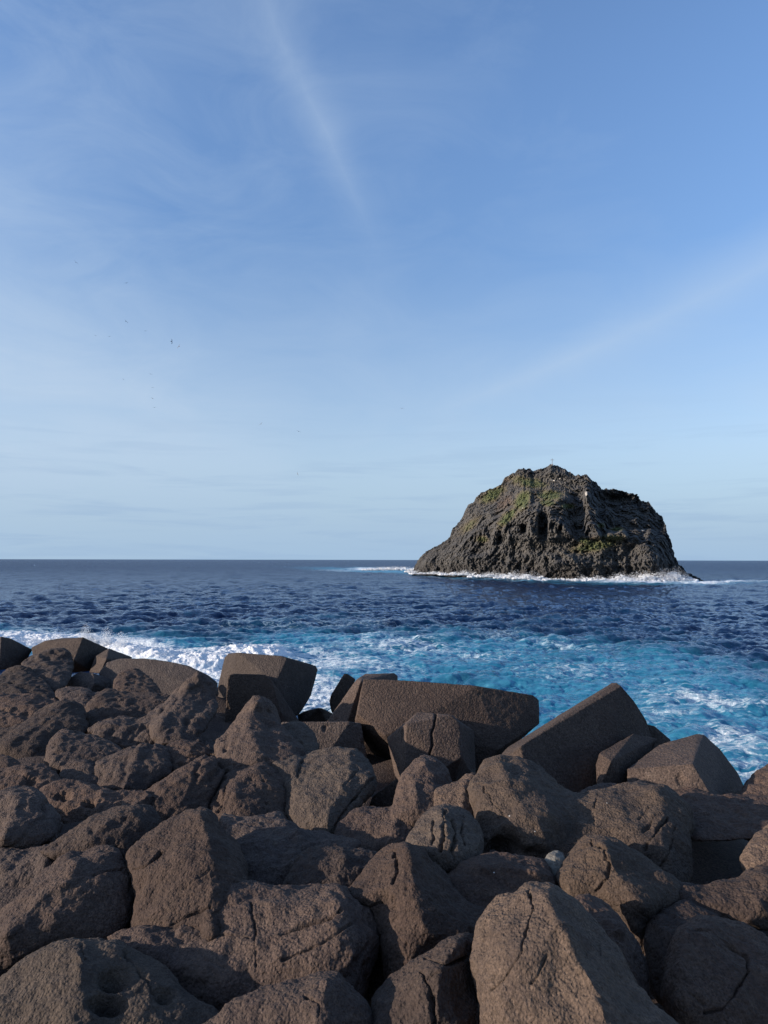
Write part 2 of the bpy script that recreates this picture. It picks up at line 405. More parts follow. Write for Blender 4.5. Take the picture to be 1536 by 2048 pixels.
FOAM = [(60, 1276, 130, 13, 1.0, 3), (200, 1288, 150, 20, 1.0, 8), (330, 1305, 160, 20, 1.0, 10), (470, 1305, 120, 19, 1.0, -3),
        (420, 1345, 130, 28, 0.85, 5), (640, 1320, 160, 34, 0.62, 4), (640, 1390, 70, 60, 0.72, 0), (800, 1290, 170, 22, 0.55, 3),
        (760, 1335, 110, 18, 0.50, 5), (960, 1310, 120, 18, 0.44, 0), (1120, 1290, 160, 14, 0.38, 4), (1000, 1270, 120, 10, 0.36, 0),
        (1420, 1400, 170, 22, 0.60, 6), (1470, 1480, 110, 36, 0.62, 10), (1500, 1540, 90, 40, 0.55, 0), (1330, 1420, 80, 26, 0.42, 0),
        (1150, 1340, 160, 26, 0.40, 0), (1320, 1370, 160, 14, 0.36, 3), (1220, 1440, 200, 60, 0.34, 0), (640, 1250, 300, 8, 0.33, 0),
        (760, 1138, 80, 3.2, 0.9, 0), (690, 1141, 70, 2.5, 0.5, 0), (880, 1147, 75, 4.0, 0.95, 6), (1020, 1154, 90, 4.5, 1.0, 3),
        (1110, 1160, 60, 2.5, 0.8, 0), (1290, 1162, 110, 5.0, 1.0, 0), (1430, 1164, 90, 4.0, 0.9, -2), (1530, 1163, 80, 2.4, 0.5, 0)]
AER = [(100, 1290, 220, 30, 1.0, 3), (380, 1320, 260, 45, 1.0, 6), (680, 1340, 280, 80, 1.0, 3), (700, 1285, 260, 26, 0.75, 3),
       (1000, 1320, 300, 50, 0.95, 4), (1250, 1370, 380, 85, 1.0, 6), (1450, 1480, 260, 120, 1.0, 10), (1150, 1285, 200, 16, 0.6, 6),
       (880, 1265, 240, 9, 0.45, 0), (300, 1262, 500, 8, 0.3, 0), (1250, 1440, 400, 120, 1.0, 0),
       (780, 1142, 170, 5, 0.9, 2), (1000, 1158, 200, 6, 0.6, 3), (1300, 1165, 220, 6, 0.8, 0)]
CREST = [(-120, 1292), (0, 1294), (120, 1296), (200, 1302), (270, 1318), (360, 1330), (450, 1328), (540, 1318), (570, 1314)]
def sea_xy_to_px(x, y):
    return to_px(np.stack([x, y, 0*x], -1))
def crest_h(px, py, x, y):
    """height of the breaking wave: steep towards the shore, smooth behind"""
    cx = np.array([c[0] for c in CREST], float); cy = np.array([c[1] for c in CREST], float)
    yc = np.interp(px, cx, cy); v = py-yc
    prof = np.where(v > 0, np.exp(-(v/9)**2), np.exp(-(v/20)**2))
    endf = sstep(620-px, 0, 90)
    n = fbm(np.stack([x*0.30, y*0.12, 0*x], -1).reshape(-1, 3), 3, .6).reshape(x.shape)
    return prof*endf*(1.15+1.3*n)
def build_sea():
    rows = [EYE*750/v for v in np.r_[np.geomspace(0.12, 1.2, 14), np.arange(1.5, 250, 0.33), np.linspace(252, 700, 60)]]
    r = np.array(rows); a = np.radians(np.r_[np.linspace(-75, -34, 110, endpoint=False), np.linspace(-34, 34, 1150, endpoint=False), np.linspace(34, 75, 110)])
    A, Rr = np.meshgrid(a, r)
    x = Rr*np.sin(A); y = Rr*np.cos(A)
    fade = np.clip(1-np.maximum(Rr-2500, 0)/6000, 0, 1)
    f2 = np.clip(1-np.maximum(Rr-150, 0)/350, 0, 1)
    s1 = samp(T1, x*0.72, y); s3 = samp(T3, x*0.7+57, y); s2 = samp(T2, x*0.96+y*0.28, y*0.96-x*0.28)
    px, py = sea_xy_to_px(x, np.maximum(y, 1))
    patch = 0.75+0.5*sstep(fbm(np.stack([x*0.012, y*0.012, 0*x], -1).reshape(-1, 3), 2).reshape(x.shape), -.3, .4)
    z = (s1[..., 0]*patch+s3[..., 0])*fade + s2[..., 0]*f2
    dx = (s1[..., 1]*0.9*patch+s3[..., 1]*0.8)*fade; dy = (s1[..., 2]*0.9*patch+s3[..., 2]*0.8)*fade
    ch = crest_h(px, py, x, y); z = z*(1-0.5*np.clip(ch, 0, 1))+ch
    for lam, lo, hi, am in ((15, 110, 380, .26), (36, 300, 800, .6), (95, 650, 2200, 1.0), (260, 1800, 6000, 1.3)):
        wgt = sstep(Rr, lo*0.7, lo*1.3)*(1-sstep(Rr, hi*0.9, hi*1.6))
        z += am*wgt*fbm(np.stack([x/(lam*0.42), y/lam, 0*x+lam], -1).reshape(-1, 3), 2, .6).reshape(x.shape)*1.6
    aer = blobs(px, py, AER); z *= 1-0.35*np.clip(aer, 0, 1)*(Rr < 160)
    foam = blobs(px, py, FOAM); aer = blobs(px, py, AER)
    foam = np.maximum(foam, np.clip(ch*1.2, 0, 1))
    crest = s1[..., 0]+0.6*s3[..., 0]
    cap = sstep(crest, 0.60, 0.85)*0.6*fade*(sstep(noise(np.stack([x*.03, y*.03, 0*x+4], -1).reshape(-1, 3)).reshape(x.shape), 0.1, 0.5))
    foam = np.maximum(foam, cap)
    # lumpy relief where the foam is thick
    nn = fbm(np.stack([x*1.8, y*1.8, 0*x], -1).reshape(-1, 3), 4, .6, ridged=False).reshape(x.shape)
    z += np.clip(foam-0.55, 0, 1)*nn*0.75*(Rr < 160)
    V = np.stack([x+dx, y+dy, z], -1).reshape(-1, 3)
    nR, nA = x.shape; i = np.arange(nR-1)[:, None]*nA+np.arange(nA-1)[None]
    Fq = np.stack([i, i+nA, i+nA+1, i+1], -1).reshape(-1, 4)
    me = mesh_from(V, np.ascontiguousarray(Fq), 'sea')
    for nm, arr in (('foam', foam), ('aer', aer)):
        at = me.attributes.new(nm, 'FLOAT', 'POINT'); at.data.foreach_set('value', arr.ravel().astype(np.float32))
    return me
def sea_mat():
    m = bpy.data.materials.new('sea_water'); m.use_nodes = True; nt = m.node_tree; nt.nodes.clear()
    out = N(nt, 'ShaderNodeOutputMaterial')
    fo = N(nt, 'ShaderNodeAttribute', attribute_name='foam').outputs['Fac']; ae_ = N(nt, 'ShaderNodeAttribute', attribute_name='aer').outputs['Fac']
    tc = N(nt, 'ShaderNodeTexCoord').outputs['Object']
    flat = MAPV(nt, tc, (1, 1, 0.3))
    big = NOISE(nt, flat, 0.10, 5, 0.6, 0.8); mid = NOISE(nt, MAPV(nt, flat, (0.75, 1.25, 1)), 0.8, 6, 0.65, 1.0); fine = NOISE(nt, flat, 3.6, 6, 0.7, 0.8)
    warp = N(nt, 'ShaderNodeVectorMath', operation='ADD')
    nv = N(nt, 'ShaderNodeTexNoise'); L(nt, flat, nv.inputs['Vector']); nv.inputs['Scale'].default_value = 0.5; nv.inputs['Detail'].default_value = 4
    sc = N(nt, 'ShaderNodeVectorMath', operation='SCALE'); L(nt, nv.outputs[1], sc.inputs[0]); sc.inputs['Scale'].default_value = 3.2
    L(nt, flat, warp.inputs[0]); L(nt, sc.outputs[0], warp.inputs[1])
    stk = NOISE(nt, MAPV(nt, warp.outputs[0], (0.28, 1.5, 1), (0, 0, R_(6))), 1.1, 6, 0.66, 0.8)
    def web(scale, lo, hi):
        vo = N(nt, 'ShaderNodeTexVoronoi'); vo.feature = 'DISTANCE_TO_EDGE'; L(nt, MAPV(nt, warp.outputs[0], (0.7, 1.3, 1)), vo.inputs['Vector']); vo.inputs['Scale'].default_value = scale
        return M_(nt, 'SUBTRACT', 1.0, RAMP(nt, vo.outputs['Distance'], lo, hi))
    wb = M_(nt, 'MAXIMUM', web(0.42, 0.0, 0.16), M_(nt, 'MULTIPLY', web(1.1, 0.0, 0.2), 0.75))
    pat = M_(nt, 'ADD', M_(nt, 'MULTIPLY', wb, 0.30), M_(nt, 'ADD', M_(nt, 'ADD', M_(nt, 'MULTIPLY', mid, 0.35), M_(nt, 'MULTIPLY', RAMP(nt, stk, 0.40, 0.62), 0.36)), M_(nt, 'MULTIPLY', fine, 0.42)))   # ~0.6 mean
    mask = RAMP(nt, M_(nt, 'ADD', pat, M_(nt, 'MULTIPLY', fo, 1.12)), 1.02, 1.60)
    aerm = M_(nt, 'MULTIPLY', RAMP(nt, M_(nt, 'ADD', ae_, M_(nt, 'MULTIPLY', M_(nt, 'SUBTRACT', big, 0.5), 1.0)), 0.05, 0.85), 1.0)
    turq = MIX(nt, RAMP(nt, M_(nt, 'ADD', M_(nt, 'MULTIPLY', mid, 0.5), M_(nt, 'MULTIPLY', stk, 0.5)), 0.36, 0.66), (0.010, 0.135, 0.23), (0.075, 0.32, 0.44))
    body = MIX(nt, aerm, (0.0020, 0.014, 0.050), turq)
    dif = N(nt, 'ShaderNodeBsdfDiffuse'); L(nt, body, dif.inputs[0]); glo = N(nt, 'ShaderNodeBsdfGlossy'); fre = N(nt, 'ShaderNodeFresnel'); fre.inputs[0].default_value = 1.333
    b = N(nt, 'ShaderNodeMixShader')
    yy = N(nt, 'ShaderNodeSeparateXYZ'); L(nt, tc, yy.inputs[0])
    far = RAMP(nt, M_(nt, 'LOGARITHM', M_(nt, 'MAXIMUM', yy.outputs[1], 1.0), 10.0), 1.9, 3.0)
    L(nt, M_(nt, 'ADD', M_(nt, 'MULTIPLY', far, 0.10), 0.10), glo.inputs['Roughness'])
    L(nt, M_(nt, 'MULTIPLY', M_(nt, 'POWER', fre.outputs[0], 1.2), M_(nt, 'SUBTRACT', 1.0, M_(nt, 'MULTIPLY', far, 0.58))), b.inputs[0]); L(nt, dif.outputs[0], b.inputs[1]); L(nt, glo.outputs[0], b.inputs[2])
    bp = N(nt, 'ShaderNodeBump'); bp.inputs['Strength'].default_value = 0.4; bp.inputs['Distance'].default_value = 0.2
    rip = M_(nt, 'ADD', NOISE(nt, MAPV(nt, tc, (0.8, 1.7, 1)), 1.6, 5, 0.62, 0.3), M_(nt, 'MULTIPLY', NOISE(nt, MAPV(nt, tc, (0.7, 1.3, 1)), 0.4, 4, 0.6), 1.8))
    b0_ = N(nt, 'ShaderNodeBump'); b0_.inputs['Strength'].default_value = 0.4; b0_.inputs['Distance'].default_value = 1.0
    L(nt, NOISE(nt, MAPV(nt, tc, (0.65, 1.25, 1)), 0.17, 4, 0.62, 0.4), b0_.inputs['Height']); L(nt, b0_.outputs[0], bp.inputs['Normal'])
    b1_ = N(nt, 'ShaderNodeBump'); b1_.inputs['Distance'].default_value = 2.6; L(nt, M_(nt, 'MULTIPLY', far, 0.9), b1_.inputs['Strength'])
    L(nt, NOISE(nt, MAPV(nt, tc, (1.0, 0.30, 1)), 0.10, 5, 0.7, 0.3), b1_.inputs['Height']); L(nt, b1_.outputs[0], b0_.inputs['Normal'])
    L(nt, rip, bp.inputs['Height']); glo.inputs['Color'].default_value = (0.80, 0.88, 1.0, 1); [L(nt, bp.outputs[0], n_.inputs['Normal']) for n_ in (glo, fre)]
    vs = N(nt, 'ShaderNodeVectorMath', operation='ADD'); L(nt, bp.outputs[0], vs.inputs[0]); vs.inputs[1].default_value = (0, 0, 1.6)
    vn = N(nt, 'ShaderNodeVectorMath', operation='NORMALIZE'); L(nt, vs.outputs[0], vn.inputs[0]); L(nt, vn.outputs[0], dif.inputs['Normal'])
    f = N(nt, 'ShaderNodeBsdfPrincipled'); f.inputs['Roughness'].default_value = 0.8; f.inputs['Specular IOR Level'].default_value = 0.1
    L(nt, MIX(nt, RAMP(nt, M_(nt, 'ADD', fine, M_(nt, 'MULTIPLY', fo, 0.5)), 0.5, 1.1), (0.42, 0.58, 0.68), (0.88, 0.89, 0.90)), f.inputs['Base Color'])
    bf = N(nt, 'ShaderNodeBump'); bf.inputs['Strength'].default_value = 0.8; bf.inputs['Distance'].default_value = 0.35
    L(nt, M_(nt, 'ADD', fine, mid), bf.inputs['Height']); L(nt, bf.outputs[0], f.inputs['Normal'])
    mx = N(nt, 'ShaderNodeMixShader'); L(nt, mask, mx.inputs[0]); L(nt, b.outputs[0], mx.inputs[1]); L(nt, f.outputs[0], mx.inputs[2])
    L(nt, mx.outputs[0], out.inputs[0])
    return m
M_SEA = sea_mat()
me = build_sea(); me.materials.append(M_SEA); tag(link('sea', me), kind='structure')
# white water and spray
def plain(name, colr, rough_=0.8, sss=0):
    m = bpy.data.materials.new(name); m.use_nodes = True; b = m.node_tree.nodes['Principled BSDF']
    nt = m.node_tree; t = N(nt, 'ShaderNodeTexCoord').outputs['Object']
    L(nt, MIX(nt, NOISE(nt, t, 6, 3), tuple(c*0.85 for c in colr), tuple(min(c*1.1, 1) for c in colr)), b.inputs['Base Color'])
    b.inputs['Roughness'].default_value = rough_; return m
M_SPRAY = plain('spray_white', (0.88, 0.89, 0.90))
_t = M_SPRAY.node_tree; _tr = _t.nodes.new('ShaderNodeBsdfTranslucent'); _tr.inputs[0].default_value = (0.93, 0.95, 0.97, 1); _mx = _t.nodes.new('ShaderNodeMixShader'); _mx.inputs[0].default_value = 0.45
_t.links.new(_t.nodes['Principled BSDF'].outputs[0], _mx.inputs[1]); _t.links.new(_tr.outputs[0], _mx.inputs[2]); _t.links.new(_mx.outputs[0], _t.nodes['Material Output'].inputs[0])
def spray(name, src, n, rad, seed, lumps=900, lr=6.0):
    """src: list of (px, py_base, Y, half width m, height m); droplets thrown up from each"""
    rg = np.random.default_rng(seed); Vs = []; Fs = []
    oc = np.array([(1, 0, 0), (-1, 0, 0), (0, 1, 0), (0, -1, 0), (0, 0, 1), (0, 0, -1)], float)
    of = np.array([(0, 2, 4), (2, 1, 4), (1, 3, 4), (3, 0, 4), (2, 0, 5), (1, 2, 5), (3, 1, 5), (0, 3, 5)])
    tot = sum(s[3]*s[4] for s in src); k = 0
    for (x, y, Y, hw, hh) in src:
        c = P(x, y, Y); m = int(n*hw*hh/tot)
        u = rg.normal(size=m)*0.42; t = rg.random(m)**1.9
        jets = np.floor(rg.random(m)*7)/7*2-1
        X = c[0]+hw*(0.6*u*(1-0.3*t)+0.5*jets*0.8)
        top = hh*(1-0.55*np.abs((X-c[0])/hw)).clip(0.1, 1)*(0.55+0.6*np.abs(np.sin(jets*9+x)))
        Z = c[2]+t*top-0.15; Yy = c[1]+rg.normal(size=m)*hw*0.22 - t*0.3*hw
        r = rad*(0.5+rg.random(m))*(1.25-0.8*t)
        V = np.stack([X, Yy, Z], -1)[:, None]+oc[None]*r[:, None, None]*(0.8+0.4*rg.random((m, 6, 1)))
        Vs.append(V.reshape(-1, 3)); Fs.append((of[None]+(np.arange(m)*6)[:, None, None]+k).reshape(-1, 3)); k += m*6
    bm = bmesh.new(); bmesh.ops.create_icosphere(bm, subdivisions=2, radius=1); iv = np.array([v.co for v in bm.verts]); fi = np.array([[v.index for v in f.verts] for f in bm.faces]); bm.free()
    for (x, y, Y, hw, hh) in src:          # the dense white core of each burst
        c = P(x, y, Y); m = int(lumps*hw*hh/tot)
        t = rg.random(m)**1.3; X = c[0]+hw*rg.uniform(-1.1, 1.1, m); env = (1-np.abs((X-c[0])/hw/1.2)**1.5).clip(0.1, 1)
        Z = c[2]-0.1+t*hh*0.62*env*(0.7+0.5*np.sin(X*3/hh+x)); Yy = c[1]+rg.normal(size=m)*hw*0.15
        r = rad*lr*(0.5+rg.random(m))*(1.1-0.75*t)
        V = np.stack([X, Yy, Z], -1)[:, None]+iv[None]*r[:, None, None]*np.array([1.15, 1, 0.95])
        dn = fbm((V/r[:, None, None]*0.9).reshape(-1, 3), 3, .6).reshape(V.shape[:2]); V = V+iv[None]*(dn*r[:, None]*0.8)[..., None]
        Vs.append(V.reshape(-1, 3)); Fs.append((fi[None]+(np.arange(m)*len(iv))[:, None, None]+k).reshape(-1, 3)); k += m*len(iv)
    me = mesh_from(np.concatenate(Vs), np.ascontiguousarray(np.concatenate(Fs)), name, M_SPRAY)
    return link(name, me)
def Ysea(py): return EYE*F/(py-HOR)
tag(spray('wave_spray', [(70, 1290, 86, 3.5, 1.1), (120, 1292, 85, 2.5, 1.6), (175, 1296, 84, 1.5, 2.7), (190, 1297, 84, 2.6, 1.9), (215, 1302, 82, 1.2, 2.7), (245, 1310, 79, 2.0, 2.4),
      (285, 1318, 76, 2.2, 1.4), (330, 1322, 74, 3, 1.1), (390, 1325, 73, 3, 1.1), (440, 1322, 74, 2.5, 1.2), (500, 1318, 76, 2.5, 0.9), (20, 1290, 88, 3, 0.9)], 30000, 0.04, 4, 3500, 4.5),
    'white spray thrown up by the wave breaking behind the left blocks', 'spray', kind='stuff')
# ------------------------------------------------------------------ islet
SIL = [(826, 1146), (830, 1138), (837, 1124), (845, 1112), (855, 1103), (870, 1095), (890, 1084), (903, 1075), (906, 1060), (912, 1053), (923, 1043), (930, 1028), (935, 1017), (938, 1010),
       (952, 1003), (955, 994), (965, 985), (985, 978), (1008, 967), (1011, 955), (1030, 945), (1037, 939), (1045, 938), (1060, 936), (1066, 941), (1085, 937), (1098, 930), (1115, 931), (1132, 941), (1153, 952),
       (1163, 950), (1173, 949), (1182, 960), (1193, 967), (1202, 978), (1215, 979), (1228, 978), (1240, 982), (1255, 986), (1273, 989), (1281, 1001), (1297, 1005), (1305, 1020), (1322, 1032), (1329, 1046),
       (1332, 1060), (1340, 1082), (1347, 1105), (1349, 1115), (1358, 1130), (1370, 1143), (1385, 1151), (1408, 1162)]
def build_islet():
    sx, sy = np.array(SIL, float).T
    nx, nv = 760, 330
    X = np.linspace(826, 1408, nx); C = np.interp(X, sx, sy)
    W = np.interp(X, [826, 870, 940, 1020, 1100, 1200, 1408], [1147, 1149, 1153, 1158, 1161, 1163, 1166])+2
    Yw = np.interp(X, [826, 870, 940, 1020, 1100, 1200, 1300, 1408], [480, 462, 435, 408, 390, 378, 374, 378])
    Wd = 62*np.clip(np.sin(np.pi*(X-815)/(1420-815)), 0, 1)**0.8
    Vf = []; grn = []
    nf = int(nv*0.72); t = np.linspace(0, 1, nf)
    PX, T = np.meshgrid(X, t, indexing='ij'); c = C[:, None]; w_ = W[:, None]
    PY = w_+(c-w_)*T
    f = Wd[:, None]*(0.30*T+0.12*T**6+0.58*sstep(T, 0.42, 1.05)**1.3)
    def g(x, y, rx, ry, a, p=2): return a*np.exp(-(np.abs((PX-x)/rx)**p+np.abs((PY-y)/ry)**p))
    g_ = g
    def g(x, y, rx, ry, a, p=2): return g_(x, y, rx, ry, a*1.6, p)
    def edge(x, lo, hi): return sstep(x, lo, hi)
    off = 0
    off -= g(1100, 1040, 62, 42, 6, 4)                    # central buttress
    off += g(1048, 1058, 8, 11, 9, 3)+g(1086, 1048, 10, 26, 9, 4)+g(1120, 1058, 5, 8, 5)+g(1137, 1020, 6, 14, 5)+g(1138, 1036, 4, 8, 4)
    off += g(1000, 1078, 6, 8, 6)
    off += g(1158, 1040, 14, 34, 10, 3)                   # shaded corner right of the buttress
    ridge = 1070+(1165-PX)*0.75                            # diagonal rib
    off += 16*edge(PX, 1180, 1225)*edge(1064+0.06*(PX-1200)-PY+6*np.sin(PX*0.09)+4*np.sin(PX*0.23+1), -9, 9)*edge(PY, 978, 1000)*edge(1335-PX, 0, 15)
    off -= g(1215, 1030, 9, 14, 7)+g(1190, 1052, 22, 9, 6)+g(1176, 985, 8, 20, 8, 3)+g(1060, 985, 16, 12, 6)+g(1125, 995, 18, 8, 5)
    off -= g(1230, 1068, 70, 8, 5, 3)
    off -= g(990, 1050, 30, 26, 4)+g(930, 1120, 50, 18, 5)+g(1300, 1120, 30, 30, 6)+g(1130, 1120, 60, 18, 4)
    off += g(1200, 968, 20, 8, 6)+g(1110, 962, 30, 12, 5)
    Y = Yw[:, None]+f+off
    P3 = P(PX, PY, Y); q = P3.reshape(-1, 3).copy()
    qs = q*np.array([0.13, 0.13, 0.055])+fbm(q*0.05, 2)[:, None]*0.8; rn = fbm(qs, 5, .6, ridged=True).reshape(PX.shape)       # columnar cliffs
    bl = fbm(q*0.16, 5, .62, ridged=True).reshape(PX.shape); lg = fbm(q*0.035, 3).reshape(PX.shape)
    steep = 1-0.75*sstep(T, 0.6, 0.8)*sstep(1180-PX, 0, 60)
    strat = np.abs(noise(np.stack([q[:, 2]*0.33+lg.ravel()*3, q[:, 0]*0.02, q[:, 1]*0.02], -1))).reshape(PX.shape)
    bl2 = fbm(q*0.075+5, 3, .6, ridged=True).reshape(PX.shape)
    d = -(rn*4.0*steep+bl*5.0*(0.5+0.5*steep)+lg*9+bl2*8*(0.3+0.7*steep))+strat*1.4
    endf = np.clip(np.sin(np.pi*(X-820)/(1414-820)), 0, 1)[:, None]**0.25
    fin = fbm(q*0.6, 4, .65, ridged=True).reshape(PX.shape)
    fin2 = fbm(q*np.array([1.1, 1.1, .6])+9, 3, .7, ridged=True).reshape(PX.shape)
    Y = Y+(d*0.85-fin*2.6-fin2*1.0)*endf
    jag = (fbm(np.stack([X*0.12, X*0, X*0], -1), 4, .65)*8.0*(0.5+sstep(X, 890, 1000)*0.5))[:, None]*sstep(T, .55, 1)
    jag2 = bl*1.6*sstep(T, .8, 1)
    # horizontal wobble too, so the relief is not a pure height field
    kn = fbm(np.stack([PY*0.13, PX*0.13, 0*PX], -1).reshape(-1, 3), 3, .7, ridged=True).reshape(PX.shape)
    Pf = P(PX+lg*1.5+(kn-0.2)*np.sign(1110-PX)*-4.5*sstep(T, .55, 1)*sstep(np.abs(PX-1110), 60, 130), PY+jag*-0.8-jag2+fin*0.7, Y)
    nb = nv-nf; tb = np.linspace(0, 1, nb+1)[1:]
    PB, TB = np.meshgrid(X, tb, indexing='ij')
    crest = Pf[:, -1]
    ang = TB*np.pi/2
    wb = (Wd*0.95+3)[:, None]
    yb = crest[:, None, 1]+wb*np.sin(ang)**1.2
    zb_ = crest[:, None, 2]*np.cos(ang)**0.8-2.5*TB
    xb = crest[:, None, 0]*(1+0*TB)
    B = np.stack([xb, yb, zb_], -1); bq = B.reshape(-1, 3)
    nn = fbm(bq*np.array([.09, .09, .05]), 4, .6, ridged=True).reshape(TB.shape)*4*sstep(TB, 0, .15)
    B[..., 1] += nn; B[..., 2] -= nn*0.4*(1-TB)
    V = np.concatenate([Pf, B], 1); n2 = V.shape[1]
    i = np.arange(nx-1)[:, None]*n2+np.arange(n2-1)[None]
    Fq = np.stack([i, i+n2, i+n2+1, i+1], -1).reshape(-1, 4)
    me = mesh_from(V.reshape(-1, 3), np.ascontiguousarray(Fq), 'rocky_islet')
    # vegetation and guano density
    def b2(l): return blobs(PX, PY, l)
    gr = b2([(985, 990, 30, 12, .9, -30), (1045, 1000, 24, 14, 1.0, -55), (1015, 1035, 28, 10, .9, -45), (1060, 965, 40, 12, .75, 10), (1100, 990, 30, 12, .85, 0), (1095, 1005, 20, 8, .8, 0),
             (1135, 1012, 16, 6, .8, 0), (965, 1078, 14, 8, .7, 0), (1190, 1090, 50, 14, .8, -10), (1170, 1082, 14, 7, .9, 0), (1202, 1050, 8, 5, .9, 0), (1235, 1058, 14, 5, .9, 0), (1225, 1075, 30, 8, .7, 0), (940, 1050, 30, 10, .5, -40)])
    rd = b2([(1010, 1005, 40, 20, .8, -40), (1070, 985, 30, 12, .7, 0), (1190, 1078, 30, 6, .9, 0), (1240, 1085, 30, 8, .5, 0), (1015, 960, 12, 8, .8, 0), (1162, 955, 10, 5, .8, 0)])
    gu = b2([(1172, 986, 3.2, 8, 1, 0), (1106, 961, 8, 2, .9, 0), (1118, 957, 4, 2, .9, 0), (1285, 1060, 5, 2.2, 1, 0), (1242, 1014, 1.6, 1.6, 1, 0), (1045, 1016, 1.6, 1.4, 1, 0), (1028, 1028, 1.8, 1.6, .9, 0), (1225, 1036, 8, 2, .7, 0), (1250, 1063, 12, 1.2, .7, 0), (1218, 1010, 2, 1.5, .8, 0)])
    for nm, arr in (('green', gr), ('red', rd), ('guano', gu)):
        full = np.zeros(V.shape[:2]); full[:, :nf] = arr; full[:, nf:] = arr[:, -1:]*0.8 if nm != 'guano' else 0
        at = me.attributes.new(nm, 'FLOAT', 'POINT'); at.data.foreach_set('value', full.ravel().astype(np.float32))
    return me, V, C
def islet_mat():
    m = bpy.data.materials.new('islet_rock'); m.use_nodes = True; nt = m.node_tree; nt.nodes.clear()
    out = N(nt, 'ShaderNodeOutputMaterial'); b = N(nt, 'ShaderNodeBsdfPrincipled'); L(nt, b.outputs[0], out.inputs[0])
    tc = N(nt, 'ShaderNodeTexCoord').outputs['Object']
    A = lambda n: N(nt, 'ShaderNodeAttribute', attribute_name=n).outputs['Fac']
    n1 = NOISE(nt, tc, 0.07, 5, 0.6, 0.5); n2 = NOISE(nt, tc, 0.8, 6, 0.75); n3 = NOISE(nt, tc, 0.22, 6, 0.7, 0.5)
    c = MIX(nt, RAMP(nt, n1, .35, .65), (0.040, 0.041, 0.044), (0.072, 0.069, 0.065))
    c = MIX(nt, M_(nt, 'MULTIPLY', RAMP(nt, n2, .48, .66), 0.7), c, (0.155, 0.137, 0.115))
    def patch(c, nm, colr, lo, hi, n):
        f = RAMP(nt, M_(nt, 'ADD', A(nm), n), lo, hi); return MIX(nt, f, c, colr)
    c = patch(c, 'red', (0.10, 0.074, 0.058), 1.0, 1.4, n3)
    c = patch(c, 'green', (0.105, 0.088, 0.062), 0.55, 1.0, n3)
    gcol = MIX(nt, RAMP(nt, n2, .4, .62), (0.045, 0.058, 0.026), (0.105, 0.116, 0.050))
    c = patch(c, 'green', gcol, 0.75, 1.35, n3)
    c = patch(c, 'guano', (0.42, 0.39, 0.34), 1.05, 1.35, n2)
    # wet dark splash zone at the waterline
    z = N(nt, 'ShaderNodeSeparateXYZ'); L(nt, tc, z.inputs[0])
    wet = RAMP(nt, M_(nt, 'ADD', z.outputs[2], M_(nt, 'MULTIPLY', n1, 9)), 15, 5)
    c = MIX(nt, M_(nt, 'MULTIPLY', wet, 0.6), c, (0.028, 0.026, 0.026))
    L(nt, c, b.inputs['Base Color']); b.inputs['Roughness'].default_value = 0.9; b.inputs['Specular IOR Level'].default_value = 0.2
    bp = N(nt, 'ShaderNodeBump'); bp.inputs['Strength'].default_value = 0.5; bp.inputs['Distance'].default_value = 0.8
    L(nt, NOISE(nt, tc, 0.7, 6, 0.7), bp.inputs['Height']); L(nt, bp.outputs[0], b.inputs['Normal'])
    return m
me, IV, IC = build_islet(); me.materials.append(islet_mat())
tag(link('rocky_islet', me), 'steep dark volcanic islet with green slopes rising from the sea', 'islet')
# cross on the summit
M_METAL = plain('weathered_metal', (0.30, 0.29, 0.28), 0.6)
ci = int((1105-826)/(1408-826)*759); nfr = int(330*0.72)
top = IV[ci, nfr-1]; cpnt = Vector((float(top[0]), float(top[1]), float(top[2])))
def box_me(name, cx, cy, cz, sx, sy, sz, mat, bev=0.15):
    bm = bmesh.new(); bmesh.ops.create_cube(bm, size=1)
    bmesh.ops.scale(bm, vec=(sx, sy, sz), verts=bm.verts); bmesh.ops.translate(bm, vec=(cx, cy, cz), verts=bm.verts)
    bmesh.ops.bevel(bm, geom=bm.edges[:], offset=min(sx, sy, sz)*bev, segments=2, affect='EDGES')
    me = bpy.data.meshes.new(name); bm.to_mesh(me); bm.free(); me.materials.append(mat); return me
e = bpy.data.objects.new('summit_cross', None); COL.objects.link(e); e.location = cpnt
tag(e, 'thin grey cross standing on the summit of the islet', 'cross')
link('post', box_me('post', 0, 0, 1.5, 0.26, 0.22, 4.0, M_METAL), e)
link('crossbeam', box_me('crossbeam', 0, 0, 2.65, 2.1, 0.19, 0.24, M_METAL), e)
link('plinth', box_me('plinth', 0, 0, -0.3, 1.0, 1.0, 0.9, M_METAL), e)
# spray at the islet's foot
tag(spray('surf_spray', [(870, 1147, 450, 14, 1.8), (930, 1149, 424, 14, 3.0), (985, 1153, 400, 12, 3.2), (1030, 1156, 386, 10, 4.2), (1060, 1157, 380, 8, 3.6), (1120, 1160, 372, 14, 1.4), (1165, 1161, 366, 7, 2.8),
      (1196, 1161, 363, 6, 3), (1240, 1161, 361, 9, 4.2), (1280, 1161, 361, 10, 5.2), (1320, 1160, 362, 10, 6), (1350, 1160, 363, 9, 6.4), (1372, 1161, 366, 4, 4.0), (846, 1144, 475, 9, 2.0), (790, 1139, 560, 22, 3), (826, 1143, 500, 5, 3)], 9000, 0.16, 9, 4200, 3.0),
    'white surf bursting along the foot of the islet', 'surf', kind='stuff')
